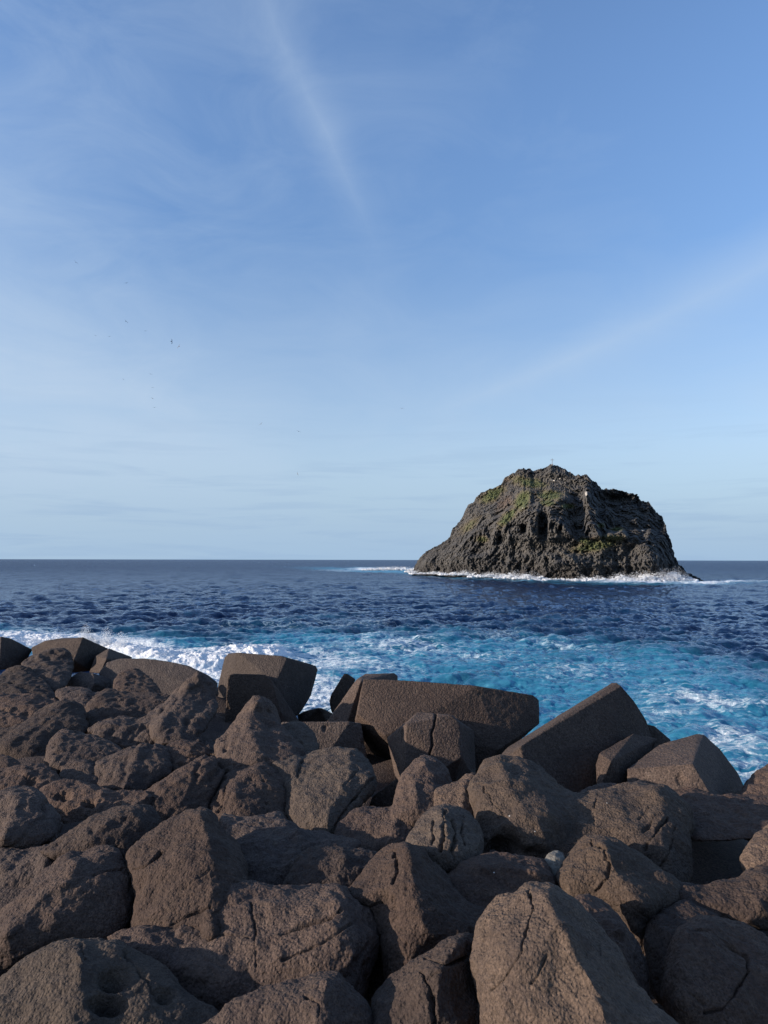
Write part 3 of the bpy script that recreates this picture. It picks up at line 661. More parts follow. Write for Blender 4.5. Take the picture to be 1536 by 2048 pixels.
# ------------------------------------------------------------------ breakwater bed
def bed():
    xs = np.linspace(-60, 60, 240); ys = np.linspace(-6, 60, 160); X, Y = np.meshgrid(xs, ys)
    y0 = 18.5-2*sstep(X, -4, -1)-6.0*sstep(X, -0.5, 3.0); Z = EYE-3.40-0.45*sstep(X, -4, -1)-0.36*np.maximum(Y-y0, 0)
    Z = np.maximum(Z, -3.0)
    q = np.stack([X, Y, 0*X], -1).reshape(-1, 3); Z = Z+(fbm(q*0.5, 4, .6, ridged=True)*0.6-0.25).reshape(X.shape)
    i = np.arange(159)[:, None]*240+np.arange(239)[None]
    Fq = np.stack([i, i+1, i+241, i+240], -1).reshape(-1, 4)
    return mesh_from(np.stack([X, Y, Z], -1).reshape(-1, 3), np.ascontiguousarray(Fq), 'breakwater_bed', M_ROCK)
tag(link('ground', bed()), kind='structure')
# ------------------------------------------------------------------ concrete blocks
block('leftmost concrete block, cut by the edge of the photo, its right face in shade', 22, [zb(Z1, [(-150,200,.6),(-60,140,.5),(8,131,0),(60,140,.3),(195,208,1.3),(150,290,.9),(120,320,.6),(-6,330,-.4),(-150,330,.2)])], T=2.2)
block('concrete block with a sunlit sloping front and dark right face, standing highest at far left', 21.5, [zb(Z1, [(188,195,.6),(270,155,.5),(370,139,.5),(500,135,0),(445,270,-.6),(430,300,-.5),(540,337,.3),(650,202,1.3),(560,163,.7),(200,260,.3),(300,360,-.1)])], T=2.0)
block('small concrete block with a narrow sunlit left face, half hidden behind the wide rounded slab', 21, [zb(Z1, [(536,345,.1),(572,245,.3),(655,201,.5),(640,262,-.2),(600,350,-.3),(792,252,1.3),(790,330,1.2)])], T=1.2)
block('wide rounded concrete slab with a broad sunlit face in front of the white breaking wave', 19.3, [zb(Z1, [(590,352,.4),(640,285,.5),(720,262,.5),(860,259,.35),(1020,280,.15),(1130,305,0),(1205,345,-.2),(1150,450,-.8),(1000,540,-1.),(700,500,-.6),(1255,365,.5),(1308,408,1.0),(1290,500,.8)])], T=2.2, smooth=5)
block('low concrete block with a pale left facet wedged below the wide rounded slab', 18.6, [zb(Z1, [(345,465,.2),(380,410,.35),(420,375,.4),(480,339,.5),(560,350,.2),(570,410,-.2),(695,392,.9),(695,460,.7),(520,490,-.3)])], T=1.2)
block('tall concrete block with a bright left face and black right face, against the white water', 17.5, [zb(Z2, [(107,285,1.0),(148,105,1.1),(172,80,1.1),(230,76,.5),(490,95,.05),(525,108,0),(455,255,-.5),(440,300,-.55),(450,450,-.7),(110,450,.7),(695,155,1.4),(706,182,1.4),(665,335,1.0),(590,452,.4),(300,500,-.3)])], T=1.5)
block('trapezoid concrete block in shade standing just in front of the tall bright-faced block', 16.2, [zb(Z2, [(138,620,-.35),(163,270,-.2),(172,212,-.15),(200,203,-.1),(390,206,.25),(428,235,.3),(490,440,.15),(480,640,.1),(602,497,1.0),(600,620,.8)])], T=1.6)
block('small dark tilted concrete block showing in the gap with surf behind it', 17.5, [zb(Z2, [(777,365,0),(790,325,-.05),(865,203,.25),(885,203,.3),(934,236,.7),(885,335,.5),(792,442,.2),(785,410,.1)])], T=0.6)
block('low black concrete block crossing the bottom of the gap between the tall blocks', 18, [zb(Z2, [(585,452,.3),(620,430,.2),(710,407,0),(730,409,.1),(795,440,.5),(780,520,.4),(600,520,.2)])], T=1.0)
block('sloping concrete block with a pale flat top, peeking from behind the big slab', 15.7, [zb(Z2, [(755,500,-.1),(800,440,-.05),(935,240,.15),(965,218,.3),(990,204,.9),(1165,199,1.0),(1185,215,1.0),(1187,300,.9),(1180,420,.4),(880,500,-.5),(880,560,-.5),(965,245,-.1)])], T=1.2)
block('biggest concrete slab, its long flat face catching the sun in the middle of the row', 14.3, [[(727,1358,.35),(800,1360,.3),(950,1371,.25),(1066,1391,.5),(1078,1400,.6),(1079,1447,.3),(1000,1498,-.25),(935,1560,-.35),(770,1472,-.55),(714,1428,-.15),(710,1440,.1),(710,1456,.25),(745,1505,.5),(795,1560,.6),(880,1620,.3),(955,1374,.2)]], T=1.6)
block('concrete block with a long vertical crack, leaning against the biggest slab', 12.9, [[(774,1476,.5),(835,1424,.15),(812,1448,-.3),(903,1430,-.1),(920,1446,-.15),(922,1515,-.5),(893,1533,-.6),(810,1535,-.55),(800,1600,-.3),(793,1548,.3),(948,1462,.9),(953,1560,.7),(900,1600,-.2)]], T=1.2,
      cracks=[([(872,1426),(869,1448),(863,1470),(866,1488),(860,1505),(858,1535)], 3.2, .10)])
block('huge tilted concrete block with a ridge rising to a corner against the blue water', 11.2, [[(960,1560,.1),(1000,1512,.15),(1015,1495,.3),(1110,1437,.6),(1223,1366,1.1),(1233,1365,1.0),(1242,1372,.85),(1268,1402,.9),(1292,1440,1.0),(1303,1474,1.1),(1290,1520,.6),(1190,1600,-.35),(1065,1590,-.75),(1040,1492,-.45),(1000,1600,-.3)]], T=1.4)
block('short concrete block between the huge tilted one and the humped one', 10.6, [[(1192,1530,-.1),(1199,1507,.0),(1266,1468,.7),(1314,1478,1.0),(1262,1530,.1),(1256,1600,-.1),(1195,1590,-.5),(1222,1523,-.35)]], T=0.8)
block('humped concrete block with a pale sloping top and black right side, nearest the right edge', 10.2, [[(1254,1538,.1),(1320,1489,.8),(1394,1468,1.1),(1408,1470,1.1),(1386,1528,-.3),(1428,1600,-.6),(1255,1585,-.1),(1440,1499,1.2),(1476,1548,1.3),(1489,1578,1.2),(1480,1610,.8),(1380,1650,-.7)]], T=1.2)
block('small brown concrete corner showing just right of the huge tilted block', 13, [[(1284,1455,0),(1292,1449,0),(1308,1452,.1),(1342,1480,.6),(1335,1510,.5),(1290,1500,0)]], T=0.8)
block('dark flat concrete slab lying in shade between the round boulders and the biggest slab', 13.6, [[(556,1450,.2),(565,1444,.2),(700,1443,.2),(722,1446,.3),(735,1520,.2),(640,1530,-.2),(560,1520,-.1)]], T=0.9)
block('greenish foot of a concrete block in the dark hollow under the cracked block', 10.8, [[(735,1620,.1),(745,1592,.1),(795,1556,.1),(800,1570,.1),(812,1610,0),(810,1650,0),(740,1650,0)]], T=0.7)
boulder('dark pocked boulder sitting in front of the highest far-left block', [dict(outline=Z1([(120,300),(190,252),(250,217),(330,203),(400,205),(430,233),(437,300),(425,375),(395,425),(340,465),(285,455),(235,410),(180,345)]), Y=18.6, ridge=Z1([(230,260),(300,300)]))], pits=1.0)
boulder('pitted boulder at the left edge below the leftmost concrete block', [dict(outline=Z1([(-160,400),(-60,360),(0,365),(50,325),(110,305),(180,318),(205,345),(250,385),(300,440),(340,500),(250,540),(0,520),(-160,520)]), Y=17.2)], pits=1.2)
boulder('broad shaded boulder under the pitted one at the left edge, striped with hollows', [dict(outline=Z1([(-160,500),(0,465),(120,470),(230,480),(330,500),(360,540),(290,580),(200,620),(130,690),(0,700),(-160,700)]), Y=15.2, ridge=Z1([(60,520),(200,540)]))], strata=((.3,.4,.85),2.2,.05), pits=.5)
boulder('low pocked lump linking two boulders below the low pale-faceted block', [dict(outline=Z1([(325,470),(360,440),(400,428),(520,438),(560,468),(610,455),(600,520),(540,580),(500,620),(440,560),(380,540)]), Y=15.8)], pits=1.2)
boulder('rounded pitted dome rising in front of the wide rounded slab', [dict(outline=Z1([(680,430),(700,370),(725,345),(760,330),(820,324),(880,358),(930,408),(970,465),(960,520),(780,520),(700,480)]), Y=16.6, ridge=Z1([(740,350),(760,440)]))], pits=1.3)
boulder('long dark boulder lying below the rounded pitted dome', [dict(outline=Z1([(508,590),(530,530),(570,490),(615,452),(660,438),(740,468),(850,472),(980,470),(1030,505),(990,570),(870,620),(760,640),(650,650),(560,690),(512,690)]), Y=15.0, ridge=Z1([(600,500),(640,560)]))], pits=.8)
boulder('shaded boulder with a blunt top and long tail at the left edge, sea-worn smooth', [dict(outline=Z1([(-150,700),(0,685),(120,668),(200,600),(290,540),(380,511),(450,528),(500,580),(517,650),(505,720),(400,730),(320,780),(285,870),(180,925),(100,880),(0,840),(-150,840)]), Y=13.2, ridge=Z1([(360,560),(200,680),(60,760)]))], pits=.3)
boulder('large curling boulder with a fluted arm and a high dark right shoulder', [
  dict(outline=Z1([(515,700),(600,640),(700,613),(800,618),(900,588),(1000,515),(1080,560),(1030,780),(900,785),(760,810),(680,780),(600,740)]), Y=13.3, ridge=Z1([(600,660),(860,650),(980,600)])),
  dict(outline=Z1([(960,560),(1020,490),(1080,430),(1130,388),(1180,343),(1230,368),(1290,428),(1310,500),(1302,565),(1255,640),(1215,700),(1220,760),(1130,785),(1010,790),(930,770),(900,650)]), Y=13.4, ridge=Z1([(1130,430),(1040,560),(960,640)]), k=.8),
  dict(outline=Z1([(1190,700),(1240,745),(1300,770),(1316,800),(1300,850),(1230,830),(1180,780)]), Y=12.8)], pits=.7, strata=((.8,.2,-.5),2.6,.05))
boulder('pocked grey boulder with a pale left flank and smooth knob at its foot', [
  dict(outline=Z1([(272,870),(283,790),(330,718),(390,678),(450,698),(560,718),(650,758),(745,820),(640,900),(560,960),(380,960),(290,930)]), Y=11.9, ridge=Z1([(360,730),(340,850)])),
  dict(outline=Z1([(350,980),(370,910),(440,870),(530,868),(600,920),(645,1000),(620,1050),(500,1060),(380,1030)]), Y=11.2)], pits=1.0)
boulder('squarish boulder with a bright vertical left edge among the shaded left rocks', [dict(outline=Z1([(565,895),(640,850),(700,828),(780,795),(830,778),(920,774),(985,788),(1018,830),(1030,900),(1022,960),(930,1015),(880,1060),(780,1075),(700,1080),(600,1060)]), Y=11.2, ridge=Z1([(835,800),(790,900),(740,1030)]), k=1.1)], strata=((.9,.1,.3),2.5,.03))
boulder('small pocked dark boulder tucked under the curling boulder', [dict(outline=Z1([(975,800),(1020,770),(1070,754),(1150,753),(1230,778),(1268,830),(1220,880),(1130,920),(1040,970),(1010,900)]), Y=11.7)], pits=1.0)
boulder('ribbed boulder running diagonally up to the right in the middle of the left rocks', [dict(outline=Z1([(540,1240),(620,1180),(700,1110),(780,1075),(860,1050),(950,1000),(1050,940),(1120,898),(1200,858),(1290,843),(1312,900),(1354,960),(1300,1040),(1270,1100),(1260,1180),(1180,1220),(1100,1260),(900,1290),(700,1290)]), Y=9.9, ridge=Z1([(1220,900),(1050,1000),(880,1090),(760,1180)]))], strata=((.75,.1,-.65),2.6,.07))
boulder('low saddle-shaped boulder with round hollows at the left, behind the blunt one', [
  dict(outline=Z1([(-150,950),(0,925),(120,898),(270,895),(340,960),(380,1010),(300,1080),(160,1120),(0,1100),(-150,1080)]), Y=10.7),
  dict(outline=Z1([(230,1060),(320,1000),(380,988),(500,1000),(640,1050),(760,1058),(870,1055),(840,1130),(720,1200),(560,1260),(380,1270),(280,1200)]), Y=10.1)], hollows=[(178,1608,15,9,.16),(124,1592,20,10,.16),(60,1560,16,8,.12)], pits=.5)
boulder('small low rock at the left edge above the saddle-shaped boulder', [dict(outline=Z1([(-100,850),(0,838),(60,848),(125,890),(150,930),(60,960),(-100,960)]), Y=11.3)])
boulder('round striped boulder at the left edge, lit from the left', [dict(outline=Z4([(-130,30),(0,12),(60,-10),(160,-5),(255,30),(335,120),(362,220),(335,310),(240,350),(120,365),(0,352),(-130,350)]), Y=8.9, ridge=Z4([(110,60),(60,180),(30,280)]))], strata=((.5,.2,-.85),4.0,.05))
boulder('angular dark boulder in the left middle, pointing up to the right', [dict(outline=Z4([(230,380),(330,315),(400,268),(480,210),(560,158),(700,108),(800,94),(900,98),(945,150),(955,210),(900,300),(830,340),(800,420),(800,520),(700,430),(560,430),(400,440)]), Y=8.1, ridge=Z4([(800,130),(640,200),(520,300)]))], pits=.3)
boulder('long low boulder in shade along the left edge, behind the big one with the hump', [dict(outline=Z4([(-130,345),(0,335),(60,340),(130,362),(250,343),(340,318),(480,350),(620,350),(560,440),(440,480),(300,560),(200,620),(100,720),(0,790),(-130,800)]), Y=8.0)], pits=.2)
boulder('big humped boulder on the left side with a lit crest line and knobbly top', [dict(outline=Z4([(-150,860),(0,745),(60,685),(130,618),(200,553),(300,470),(400,400),(430,392),(470,400),(530,375),(590,348),(640,341),(692,364),(742,450),(787,560),(792,640),(775,740),(740,850),(640,960),(500,1010),(280,1060),(120,1120),(-150,1200)]), Y=6.9, ridge=Z4([(460,430),(420,540),(230,680),(60,860)]), k=.8)], pits=.25, cracks=[(Z4([(560,520),(640,500),(720,490)]),4,.02)])
boulder('bottom-left boulder with two deep round hollows, its left flank lit ochre', [dict(outline=Z4([(-150,1250),(0,1148),(60,1100),(140,1040),(280,960),(350,933),(480,912),(600,908),(700,925),(765,970),(850,1010),(930,1058),(1020,1128),(1080,1208),(1180,1280),(1280,1330),(1370,1400),(1440,1500),(1440,1700),(-150,1700)]), Y=5.5, ridge=Z4([(480,960),(470,1150),(480,1500)]), k=.75)], mat=M_ROCK_TAN_LIT,
   hollows=[(228,1958,30,24,.17),(215,2012,38,22,.19),(328,1995,24,16,.09)], cracks=[(Z4([(740,980),(860,1130),(930,1240)]),4,.02),(Z4([(480,930),(520,1000)]),4,.015)])
boulder('tall peaked boulder left of centre with a lit left face and sharp vertical edge', [
  dict(outline=[(258,1735),(262,1697),(283,1680),(317,1653),(353,1630),(375,1618),(392,1621),(407,1616),(430,1628),(447,1665),(468,1690),(483,1725),(497,1768),(500,1830),(440,1900),(350,1910),(262,1890),(268,1840),(276,1790),(262,1758)], Y=7.0, ridge=[(400,1632),(422,1700),(424,1790),(424,1870)], k=1.0)], pits=.15,
  cracks=[([(262,1738),(290,1733),(318,1704)],5,.07),(Z4([(1030,810),(1150,740),(1270,690)]),4,.03),(Z4([(1110,590),(1250,480)]),3,.015)])
boulder('massive ridged boulder in the lower left middle, right of the peaked one', [dict(outline=[(212,1880),(250,1858),(300,1850),(380,1852),(425,1860),(435,1785),(467,1769),(505,1763),(540,1779),(595,1778),(660,1770),(686,1779),(712,1800),(737,1822),(760,1856),(760,1886),(745,1922),(733,1955),(722,2010),(700,2040),(600,2040),(452,2060),(380,2030),(330,1985),(260,1930)], Y=6.2, ridge=[(680,1795),(662,1850),(690,1900)], k=.85)],
  cracks=[([(500,1800),(508,1870),(512,1960),(520,2000)],3.2,.03),([(560,1870),(620,1845),(680,1822)],6,.05),([(570,1920),(640,1890),(700,1850)],5,.03),([(440,1870),(500,1872)],3,.02)], strata=((.3,.2,-.9),5.0,.03))
boulder('low boulder at the bottom edge left of centre, below the massive ridged one', [dict(outline=Z5([(-60,1260),(60,1170),(110,1130),(180,1080),(320,1020),(480,998),(540,975),(600,960),(700,963),(752,1010),(832,1090),(862,1180),(880,1420),(-60,1420)]), Y=5.2, ridge=Z5([(640,1000),(600,1130),(590,1300)]))], cracks=[(Z5([(520,1080),(600,1110),(590,1200)]),5,.03)])
boulder('hunched boulder with a smooth lit left cheek, below the peak left of the gap', [dict(outline=Z2([(45,1025),(68,960),(100,880),(160,808),(250,768),(330,738),(400,728),(460,778),(500,838),(522,950),(525,1020),(570,1090),(640,1160),(620,1240),(400,1260),(200,1220),(80,1110)]), Y=9.8, ridge=Z2([(360,770),(220,850),(210,960)]), k=.9)], pits=.9, cracks=[(Z2([(155,870),(140,960),(105,1030)]),4,.05)])
boulder('steep knobbly boulder rising left of the gap in front of the trapezoid block', [dict(outline=Z2([(97,690),(105,610),(130,585),(160,558),(220,488),(260,408),(300,370),(340,348),(420,378),(470,440),(492,520),(560,590),(650,700),(640,760),(560,800),(450,800),(300,830),(155,830),(110,760)]), Y=11.3, ridge=Z2([(345,380),(300,470),(300,560),(340,680)]), k=.95)], pits=.9)
boulder('rough grey pitted lump resting against the dark flat slab', [dict(outline=Z2([(440,560),(470,520),(520,497),(600,493),(650,515),(690,570),(714,640),(710,700),(640,740),(520,720)]), Y=11.9)], pits=1.3, mat=M_ROCK_TAN_LIT)
boulder('smooth heart-shaped boulder with a broad sunlit face in the centre', [
  dict(outline=Z2([(440,745),(500,712),(560,697),(625,703),(650,760),(620,900),(580,1040),(520,1020),(505,900),(470,820)]), Y=10.3),
  dict(outline=Z2([(600,730),(640,703),(740,670),(850,654),(925,663),(992,718),(1037,788),(1049,850),(1041,905),(965,1000),(890,1090),(850,1180),(760,1230),(620,1180),(520,1070),(505,960),(530,860),(570,790)]), Y=10.0, ridge=Z2([(890,720),(900,830),(800,980),(760,1080)]), k=.75, e=.45)], mat=M_ROCK_TAN_LIT,
  cracks=[(Z2([(615,715),(595,780),(590,830)]),3,.04),(Z2([(1030,840),(900,980),(800,1130)]),3.5,.05),(Z2([(950,780),(860,880)]),3,.03),(Z2([(1000,860),(840,1060)]),3,.03)])
boulder('knobbly boulder with a pointed dark top, in front of the cracked block', [
  dict(outline=Z2([(1120,1080),(1165,960),(1195,850),(1240,780),(1290,728),(1330,694),(1365,692),(1420,712),(1480,768),(1505,860),(1540,900),(1550,990),(1500,1060),(1380,1130),(1240,1120)]), Y=9.4, ridge=Z2([(1350,730),(1290,850),(1300,960)])),
  dict(outline=Z2([(815,1175),(848,1090),(920,1030),(1000,1000),(1100,998),(1250,1000),(1420,1020),(1400,1130),(1320,1240),(1200,1320),(1000,1330),(850,1280)]), Y=9.0)], pits=.6)
boulder('squat boulder with deep vertical grooves, right of centre', [dict(outline=Z5([(1060,290),(1078,240),(1110,190),(1170,100),(1250,50),(1330,42),(1425,78),(1460,112),(1482,200),(1500,330),(1440,420),(1250,430),(1100,370)]), Y=7.7, ridge=Z5([(1280,80),(1300,250)]))], mat=M_ROCK_TAN_LIT,
  cracks=[(Z5([(1285,60),(1280,200),(1270,280)]),5,.07),(Z5([(1330,100),(1345,220),(1340,330)]),4,.05),(Z5([(1385,90),(1390,250)]),4,.04),(Z5([(1230,110),(1220,240)]),3,.03)], pits=.4)
boulder('wide reddish-brown flat-topped boulder behind the big front boulder', [dict(outline=[(880,1770),(898,1748),(930,1722),(965,1710),(1000,1709),(1050,1717),(1090,1723),(1106,1748),(1116,1790),(1110,1850),(1040,1880),(950,1880),(890,1840)], Y=6.9, ridge=[(960,1735),(1075,1745)], k=.7)], pits=.2)
boulder('smooth shaded dome low in the hollow left of the boulder with the curved seam', [dict(outline=Z5([(405,500),(415,450),(440,395),(482,308),(560,258),(650,248),(800,263),(930,290),(930,400),(850,500),(760,570),(600,560),(450,560)]), Y=7.3)])
boulder('low dark uneven rock in the shaded middle, right of the peaked boulder', [dict(outline=Z5([(60,80),(150,95),(240,100),(380,60),(430,118),(500,165),(640,178),(745,200),(830,250),(700,300),(560,300),(500,400),(430,500),(300,520),(200,500),(150,400),(80,250)]), Y=8.1, tilt=.6)], pits=.5)
boulder('boulder with a curved seam and a crumbly shaded right side, at lower centre', [dict(outline=Z5([(745,560),(775,490),(830,420),(870,368),(950,288),(1000,258),(1060,243),(1150,268),(1205,330),(1265,400),(1335,500),(1400,570),(1500,605),(1570,640),(1570,760),(1480,850),(1350,900),(1180,990),(1060,1060),(980,1040),(960,880),(930,740),(880,640),(800,590)]), Y=6.5, ridge=Z5([(1075,270),(1110,400),(1120,540),(1180,700)]), k=.85)], pits=.7,
  cracks=[(Z5([(1000,275),(1030,330),(1025,400),(1010,460)]),4,.05),(Z5([(870,595),(920,560)]),4,.04)])
boulder('split angular boulder at the bottom edge, left of the big front boulder', [dict(outline=Z5([(850,1300),(882,1200),(920,1080),(990,990),(1080,900),(1200,845),(1350,758),(1410,738),(1452,780),(1445,870),(1472,960),(1490,1060),(1540,1150),(1560,1450),(850,1450)]), Y=5.35, ridge=Z5([(1350,800),(1260,930),(1240,1200)]), k=.95)],
  cracks=[(Z5([(1165,965),(1210,1040),(1215,1120),(1235,1230)]),7,.09),(Z5([(1180,890),(1290,910),(1420,860)]),5,.05),(Z5([(1200,1000),(1250,960)]),5,.06)], pits=.3)
boulder('biggest front boulder, a tall light-brown cone with a curved crack down its face', [dict(outline=Z6([(40,720),(48,690),(60,620),(110,500),(180,408),(230,372),(270,352),(330,320),(360,330),(400,330),(435,340),(500,370),(562,420),(622,500),(700,612),(780,715),(842,825),(902,915),(960,978),(1060,1040),(1120,1150),(1120,1350),(120,1350),(98,1000),(68,860)]), Y=4.9, ridge=Z6([(400,350),(470,520),(600,730),(720,1000),(760,1300)]), k=.85)], mat=M_ROCK_TAN_LIT, px=2.0,
  cracks=[(Z6([(320,335),(335,430),(315,560),(300,680),(250,770),(200,820),(150,858)]),4.5,.035),(Z6([(330,370),(345,450)]),7,.04),(Z6([(410,700),(370,790),(340,830)]),4,.02),(Z6([(700,620),(690,680)]),4,.02)])
boulder('dark crumbly boulder squeezed behind the right slope of the biggest front boulder', [dict(outline=Z6([(540,440),(572,408),(622,388),(700,418),(762,470),(822,540),(862,620),(902,700),(928,780),(925,900),(900,980),(800,900),(700,760),(600,600)]), Y=5.9)], pits=1.0)
boulder('leaning boulder with an arched seam, just right of the pale granite stone', [dict(outline=Z6([(462,300),(500,228),(550,150),(620,95),(700,83),(760,98),(800,120),(900,190),(1000,260),(1110,322),(1150,400),(1060,460),(940,510),(920,600),(925,720),(860,640),(800,560),(740,480),(640,430),(560,430),(488,370)]), Y=6.9, ridge=Z6([(690,110),(780,280),(900,440)]), k=.9)], mat=M_ROCK_TAN_LIT,
  cracks=[(Z6([(640,105),(700,160),(728,230),(710,300),(655,365)]),4,.04),(Z6([(780,380),(850,440),(910,495)]),4,.03)], pits=.3)
boulder('wide saddle of rock at the right edge, dropping to a rounded front boulder', [
  dict(outline=Z6([(1060,350),(1110,320),(1250,325),(1370,300),(1450,250),(1600,200),(1800,200),(1800,560),(1400,560),(1130,480)]), Y=6.8),
  dict(outline=Z6([(905,620),(925,520),(1000,460),(1080,415),(1180,420),(1320,500),(1250,600),(1100,760),(1040,950),(960,900),(930,780)]), Y=6.3)], mat=M_ROCK, strata=((-.3,.2,-.9),5.0,.02))
boulder('rounded shaded boulder in the bottom-right corner with a long curved seam', [dict(outline=Z6([(1000,860),(1012,790),(1050,650),(1085,560),(1150,515),(1220,505),(1300,518),(1420,550),(1536,620),(1700,700),(1700,1350),(1150,1350),(1080,1080),(1020,950)]), Y=5.5, ridge=Z6([(1130,570),(1090,700),(1100,900)]), k=.7, e=.45)],
  cracks=[(Z6([(1130,560),(1250,560),(1330,620),(1440,680),(1430,780),(1370,880),(1310,960),(1220,975)]),4.5,.035),(Z6([(1120,880),(1200,940)]),4,.02)])
boulder('small pale rounded rock at the right edge above the dark hollow', [dict(outline=Z3([(1405,905),(1428,850),(1480,780),(1536,728),(1700,690),(1700,1010),(1536,990),(1440,960)]), Y=7.6)], mat=M_ROCK_TAN_LIT)
boulder('boulder at the right edge against the turquoise water', [dict(outline=Z3([(1395,600),(1430,540),(1480,480),(1536,452),(1620,430),(1700,440),(1700,680),(1400,680)]), Y=9.9)], pits=.3)
boulder('long two-humped boulder right of centre with a sunlit face and overhanging left foot', [
  dict(outline=Z3([(145,600),(152,550),(170,500),(220,438),(290,408),(350,418),(430,448),(500,498),(600,578),(650,600),(700,660),(650,790),(560,900),(420,930),(330,900),(250,820),(190,900),(190,760),(160,660)]), Y=8.5, ridge=Z3([(290,440),(330,560),(420,680)]), k=.9),
  dict(outline=Z3([(600,600),(665,592),(722,588),(800,560),(870,540),(960,528),(1040,540),(1092,590),(1162,640),(1178,720),(1165,820),(1150,990),(1100,1020),(950,940),(850,880),(700,880),(560,900),(520,820)]), Y=8.2, ridge=Z3([(1010,570),(1050,690),(980,860)]), k=.75, e=.45)], mat=M_ROCK_TAN_LIT,
  hollows=[(1010,1690,34,34,.22),(1060,1712,40,22,.12)], cracks=[(Z3([(190,520),(230,600),(300,680)]),3,.03),(Z3([(740,590),(725,650),(720,720)]),3,.03),(Z3([(1060,690),(1000,780),(960,840)]),5,.05),(Z3([(1010,680),(960,760)]),4,.03),(Z3([(980,640),(930,700)]),3,.02),(Z3([(1110,720),(1070,860),(1020,960)]),3.5,.04)], strata=((.7,.1,-.6),3.2,.015))
boulder('broad dark boulder behind the black hollow at the right', [dict(outline=Z3([(1060,570),(1100,560),(1180,553),(1280,585),(1420,585),(1540,595),(1700,600),(1700,780),(1560,800),(1430,790),(1300,800),(1170,790),(1100,700)]), Y=8.9, ridge=Z3([(1180,590),(1500,640)]), tilt=.7, k=.6)], pits=.5)
boulder('small flat rock peeping over the long two-humped boulder, under the short block', [dict(outline=Z3([(655,570),(700,548),(740,535),(800,529),(855,545),(860,590),(740,610),(670,600)]), Y=9.3)])
boulder('brown rock wedged between the pointed knobbly boulder and the two-humped one', [dict(outline=Z3([(-30,580),(0,548),(60,530),(130,495),(185,488),(170,560),(180,680),(190,760),(100,740),(40,690),(-20,680)]), Y=9.0)], mat=M_ROCK_TAN_LIT)
boulder('pale grey granite stone with dark speckles, wedged between brown boulders', [dict(outline=Z6([(395,212),(420,172),(460,153),(490,160),(515,198),(500,240),(475,280),(455,292),(425,255)]), Y=7.35, ridge=Z6([(460,190)]))], mat=M_GRAN, px=1.4, name='granite_stone', cat='stone', group=None)
boulder('small shaded rock low in the cleft between the ridged and the split boulders', [dict(outline=[(700,1960),(735,1900),(770,1870),(800,1900),(800,1990),(760,2060),(720,2080),(690,2040)], Y=6.6)])
boulder('dark rock filling the gap under the reddish-brown flat-topped boulder', [dict(outline=[(890,1860),(940,1840),(990,1850),(980,1900),(960,1960),(900,1950)], Y=6.3)], pits=.5)
boulder('filler rock added at the bottom of the dark shaft beside the trapezoid block', [dict(outline=[(400,1540),(425,1495),(450,1500),(462,1560),(420,1590)], Y=13.0)])  # added filler, closes off the sea behind so the shaft stays dark
boulder('rock low in shade between the humped boulder and the peaked one', [dict(outline=[(205,1800),(250,1750),(290,1780),(290,1870),(230,1900),(190,1880)], Y=7.6)])
# rocks just outside the frame so that the bank carries on
random.seed(3)
src = [o for o in bpy.data.objects if o.get('category') == 'boulder'][::4]
far = [(sd*(0.56*y+0.75+1.05*c+random.uniform(-.2, .2)), y+random.uniform(-.3, .3)) for y in (2.6, 3.8, 5.1, 6.5, 8, 9.6, 11.3, 13.2) for c in range(3) for sd in (-1, 1) if not (sd > 0 and y > 11)]
far += [(-2.2, 2.5), (-0.9, 2.3), (0.4, 2.5), (1.7, 2.3)]
for i, (x, y) in enumerate(far):
    s = src[i % len(src)]; o = s.copy(); COL.objects.link(o); o.name = 'boulder'
    bb = [Vector(c) for c in s.bound_box]; dx = max(c.x for c in bb)-min(c.x for c in bb); dz = max(c.z for c in bb)
    sc = min(1.8, 2.4/dx); o.scale = (sc,)*3; zt = 10-3.15-0.02*y
    o.location = (x, y, zt-dz*sc); o.rotation_euler = (0, 0, random.uniform(0, 6.28)); o['label'] = f"basalt boulder of the bank beyond the {'left' if x < -2.3 else 'right' if x > 2.3 else 'bottom'} edge of the photo"
    o['group'] = 'boulders beyond the frame'
# ------------------------------------------------------------------ white flecks on the rocks
M_WHITE = plain('fleck_white', (0.5, 0.48, 0.45))
bpy.context.view_layer.update(); DG = bpy.context.evaluated_depsgraph_get()
for px, py, r, lab in [(1019, 1632, 2.6, 'tiny white fleck on the left hump of the two-humped boulder'), (1070, 1663, 2.0, 'tiny curled white fleck in the shaded belly of the two-humped boulder'),
                       (988, 1745, 2.4, 'tiny white fleck lying on the reddish-brown flat-topped boulder'), (1214, 1606, 1.6, 'tiny white fleck on the sunlit right hump of the two-humped boulder')]:
    d = Vector(P(px, py, 10.0))-Vector((0, 0, EYE)); d.normalize()
    hit, loc, nor, *_ = S.ray_cast(DG, Vector((0, 0, EYE)), d)
    bm = bmesh.new(); bmesh.ops.create_icosphere(bm, subdivisions=2, radius=1)
    rr = 0.7*r*loc.y/F
    for v in bm.verts: v.co = Vector((v.co.x*rr, v.co.y*rr*0.7, v.co.z*rr*0.45))*(1+0.2*math.sin(v.co.x*9+px))
    me = bpy.data.meshes.new('white_fleck'); bm.to_mesh(me); bm.free(); me.materials.append(M_WHITE)
    o = link('white_fleck', me); o.location = loc; o.rotation_euler = nor.to_track_quat('Z', 'Y').to_euler()
    tag(o, lab, 'shell', 'white flecks on the boulders')
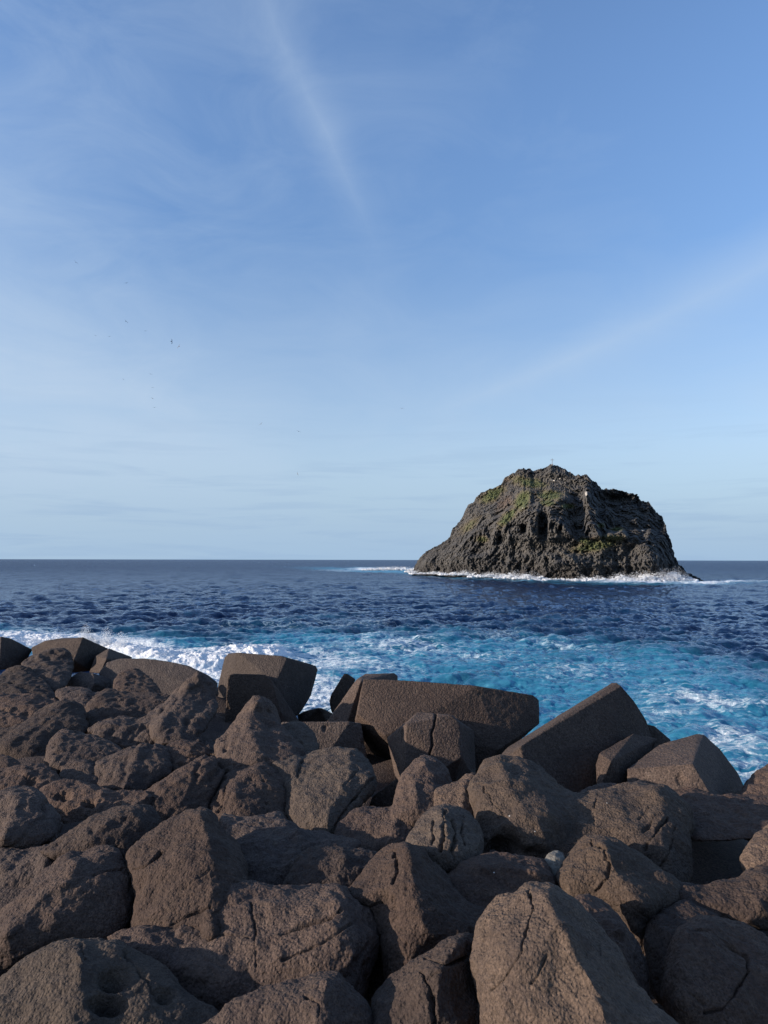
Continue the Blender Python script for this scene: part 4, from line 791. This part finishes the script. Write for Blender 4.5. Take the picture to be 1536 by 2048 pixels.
# ------------------------------------------------------------------ gulls
M_GULL = plain('gull_grey', (0.10, 0.10, 0.11))
def gull_mesh():
    bm = bmesh.new()
    sec = [(-0.30, .012, 0), (-0.22, .035, 0), (-.1, .075, 0), (.05, .085, 0), (.17, .06, .01), (.23, .045, .025), (.29, .04, .03), (.34, .012, .02)]
    rings = []
    for y, r, z in sec:
        rings.append([bm.verts.new((r*math.cos(a), y, z+r*.85*math.sin(a))) for a in [k*math.pi/4 for k in range(8)]])
    for a, b in zip(rings[:-1], rings[1:]):
        for k in range(8): bm.faces.new((a[k], a[(k+1) % 8], b[(k+1) % 8], b[k]))
    bm.faces.new(rings[0][::-1]); bm.faces.new(rings[-1])
    for s in (-1, 1):
        W = [(.05, .13, -.06, .03, .02), (.25, .17, -.02, .12, .018), (.42, .15, -.02, .13, .014), (.58, .06, -.09, .08, .009), (.70, -.09, -.14, .02, .004)]
        pr = None
        for x, le, te, z, t in W:
            r = [bm.verts.new((s*x, le, z)), bm.verts.new((s*x, (le+te)/2, z+t)), bm.verts.new((s*x, te, z)), bm.verts.new((s*x, (le+te)/2, z-t))]
            if pr:
                for k in range(4): bm.faces.new((pr[k], pr[(k+1) % 4], r[(k+1) % 4], r[k]))
            else: bm.faces.new(r)
            pr = r
        bm.faces.new(pr)
    t = [bm.verts.new(v) for v in ((-.02, -.24, .01), (.02, -.24, .01), (.07, -.42, 0), (-.07, -.42, 0), (-.02, -.24, -.01), (.02, -.24, -.01), (.07, -.42, -.006), (-.07, -.42, -.006))]
    for f in ((0, 1, 2, 3), (7, 6, 5, 4), (0, 4, 5, 1), (1, 5, 6, 2), (2, 6, 7, 3), (3, 7, 4, 0)): bm.faces.new([t[k] for k in f])
    bmesh.ops.recalc_face_normals(bm, faces=bm.faces)
    me = bpy.data.meshes.new('gull'); bm.to_mesh(me); bm.free(); me.materials.append(M_GULL); return me
GM = gull_mesh()
for px, py, Y, rx, ry, rz, lab in [
    (152, 525, 190, 20, 35, 20, 'highest gull of all, banking alone near the left edge of the sky'),
    (253, 566, 260, 10, -15, 0, 'faint gull second from the top of the flock, wings level'),
    (252, 643, 210, 25, 40, 10, 'banking gull between the faint level one above and the dark pair lower right'),
    (343, 683, 190, 30, 88, 0, 'left bird of the close dark pair, wings seen nearly upright'),
    (358, 693, 190, 20, -60, 30, 'right bird of the close dark pair'),
    (301, 748, 240, 10, 20, 15, 'gull gliding a little below the close dark pair'),
    (247, 759, 300, 10, 35, 10, 'faint gull left of the one gliding below the dark pair'),
    (306, 775, 300, 5, 0, 0, 'faint level gull, second from the bottom but one of the left column'),
    (305, 797, 230, 15, 15, 50, 'small dark gull near the bottom of the left column of birds'),
    (309, 815, 320, 5, -5, 0, 'lowest and faintest gull of the left column'),
    (219, 673, 330, 5, 0, 0, 'very faint gull left of the dark pair'),
    (191, 671, 340, 5, 15, 0, 'very faint gull farthest left at the height of the dark pair'),
    (291, 662, 330, 5, 0, 0, 'very faint gull just above and left of the dark pair'),
    (522, 848, 200, 20, -40, 10, 'gull climbing to the right over the middle of the left sea'),
    (597, 863, 220, 15, 20, 0, 'gull gliding low, right of the climbing one'),
    (804, 817, 230, 5, 5, 0, 'lone gull near the middle of the picture, left of the islet'),
    (595, 948, 230, 30, 60, 60, 'lowest gull, a dark dot above the horizon left of the islet')]:
    o = bpy.data.objects.new('gull', GM); COL.objects.link(o); o.location = tuple(map(float, P(px, py, Y)))
    o.rotation_euler = (R_(rx), R_(ry), R_(rz)); tag(o, lab, 'gull', 'gulls over the sea')
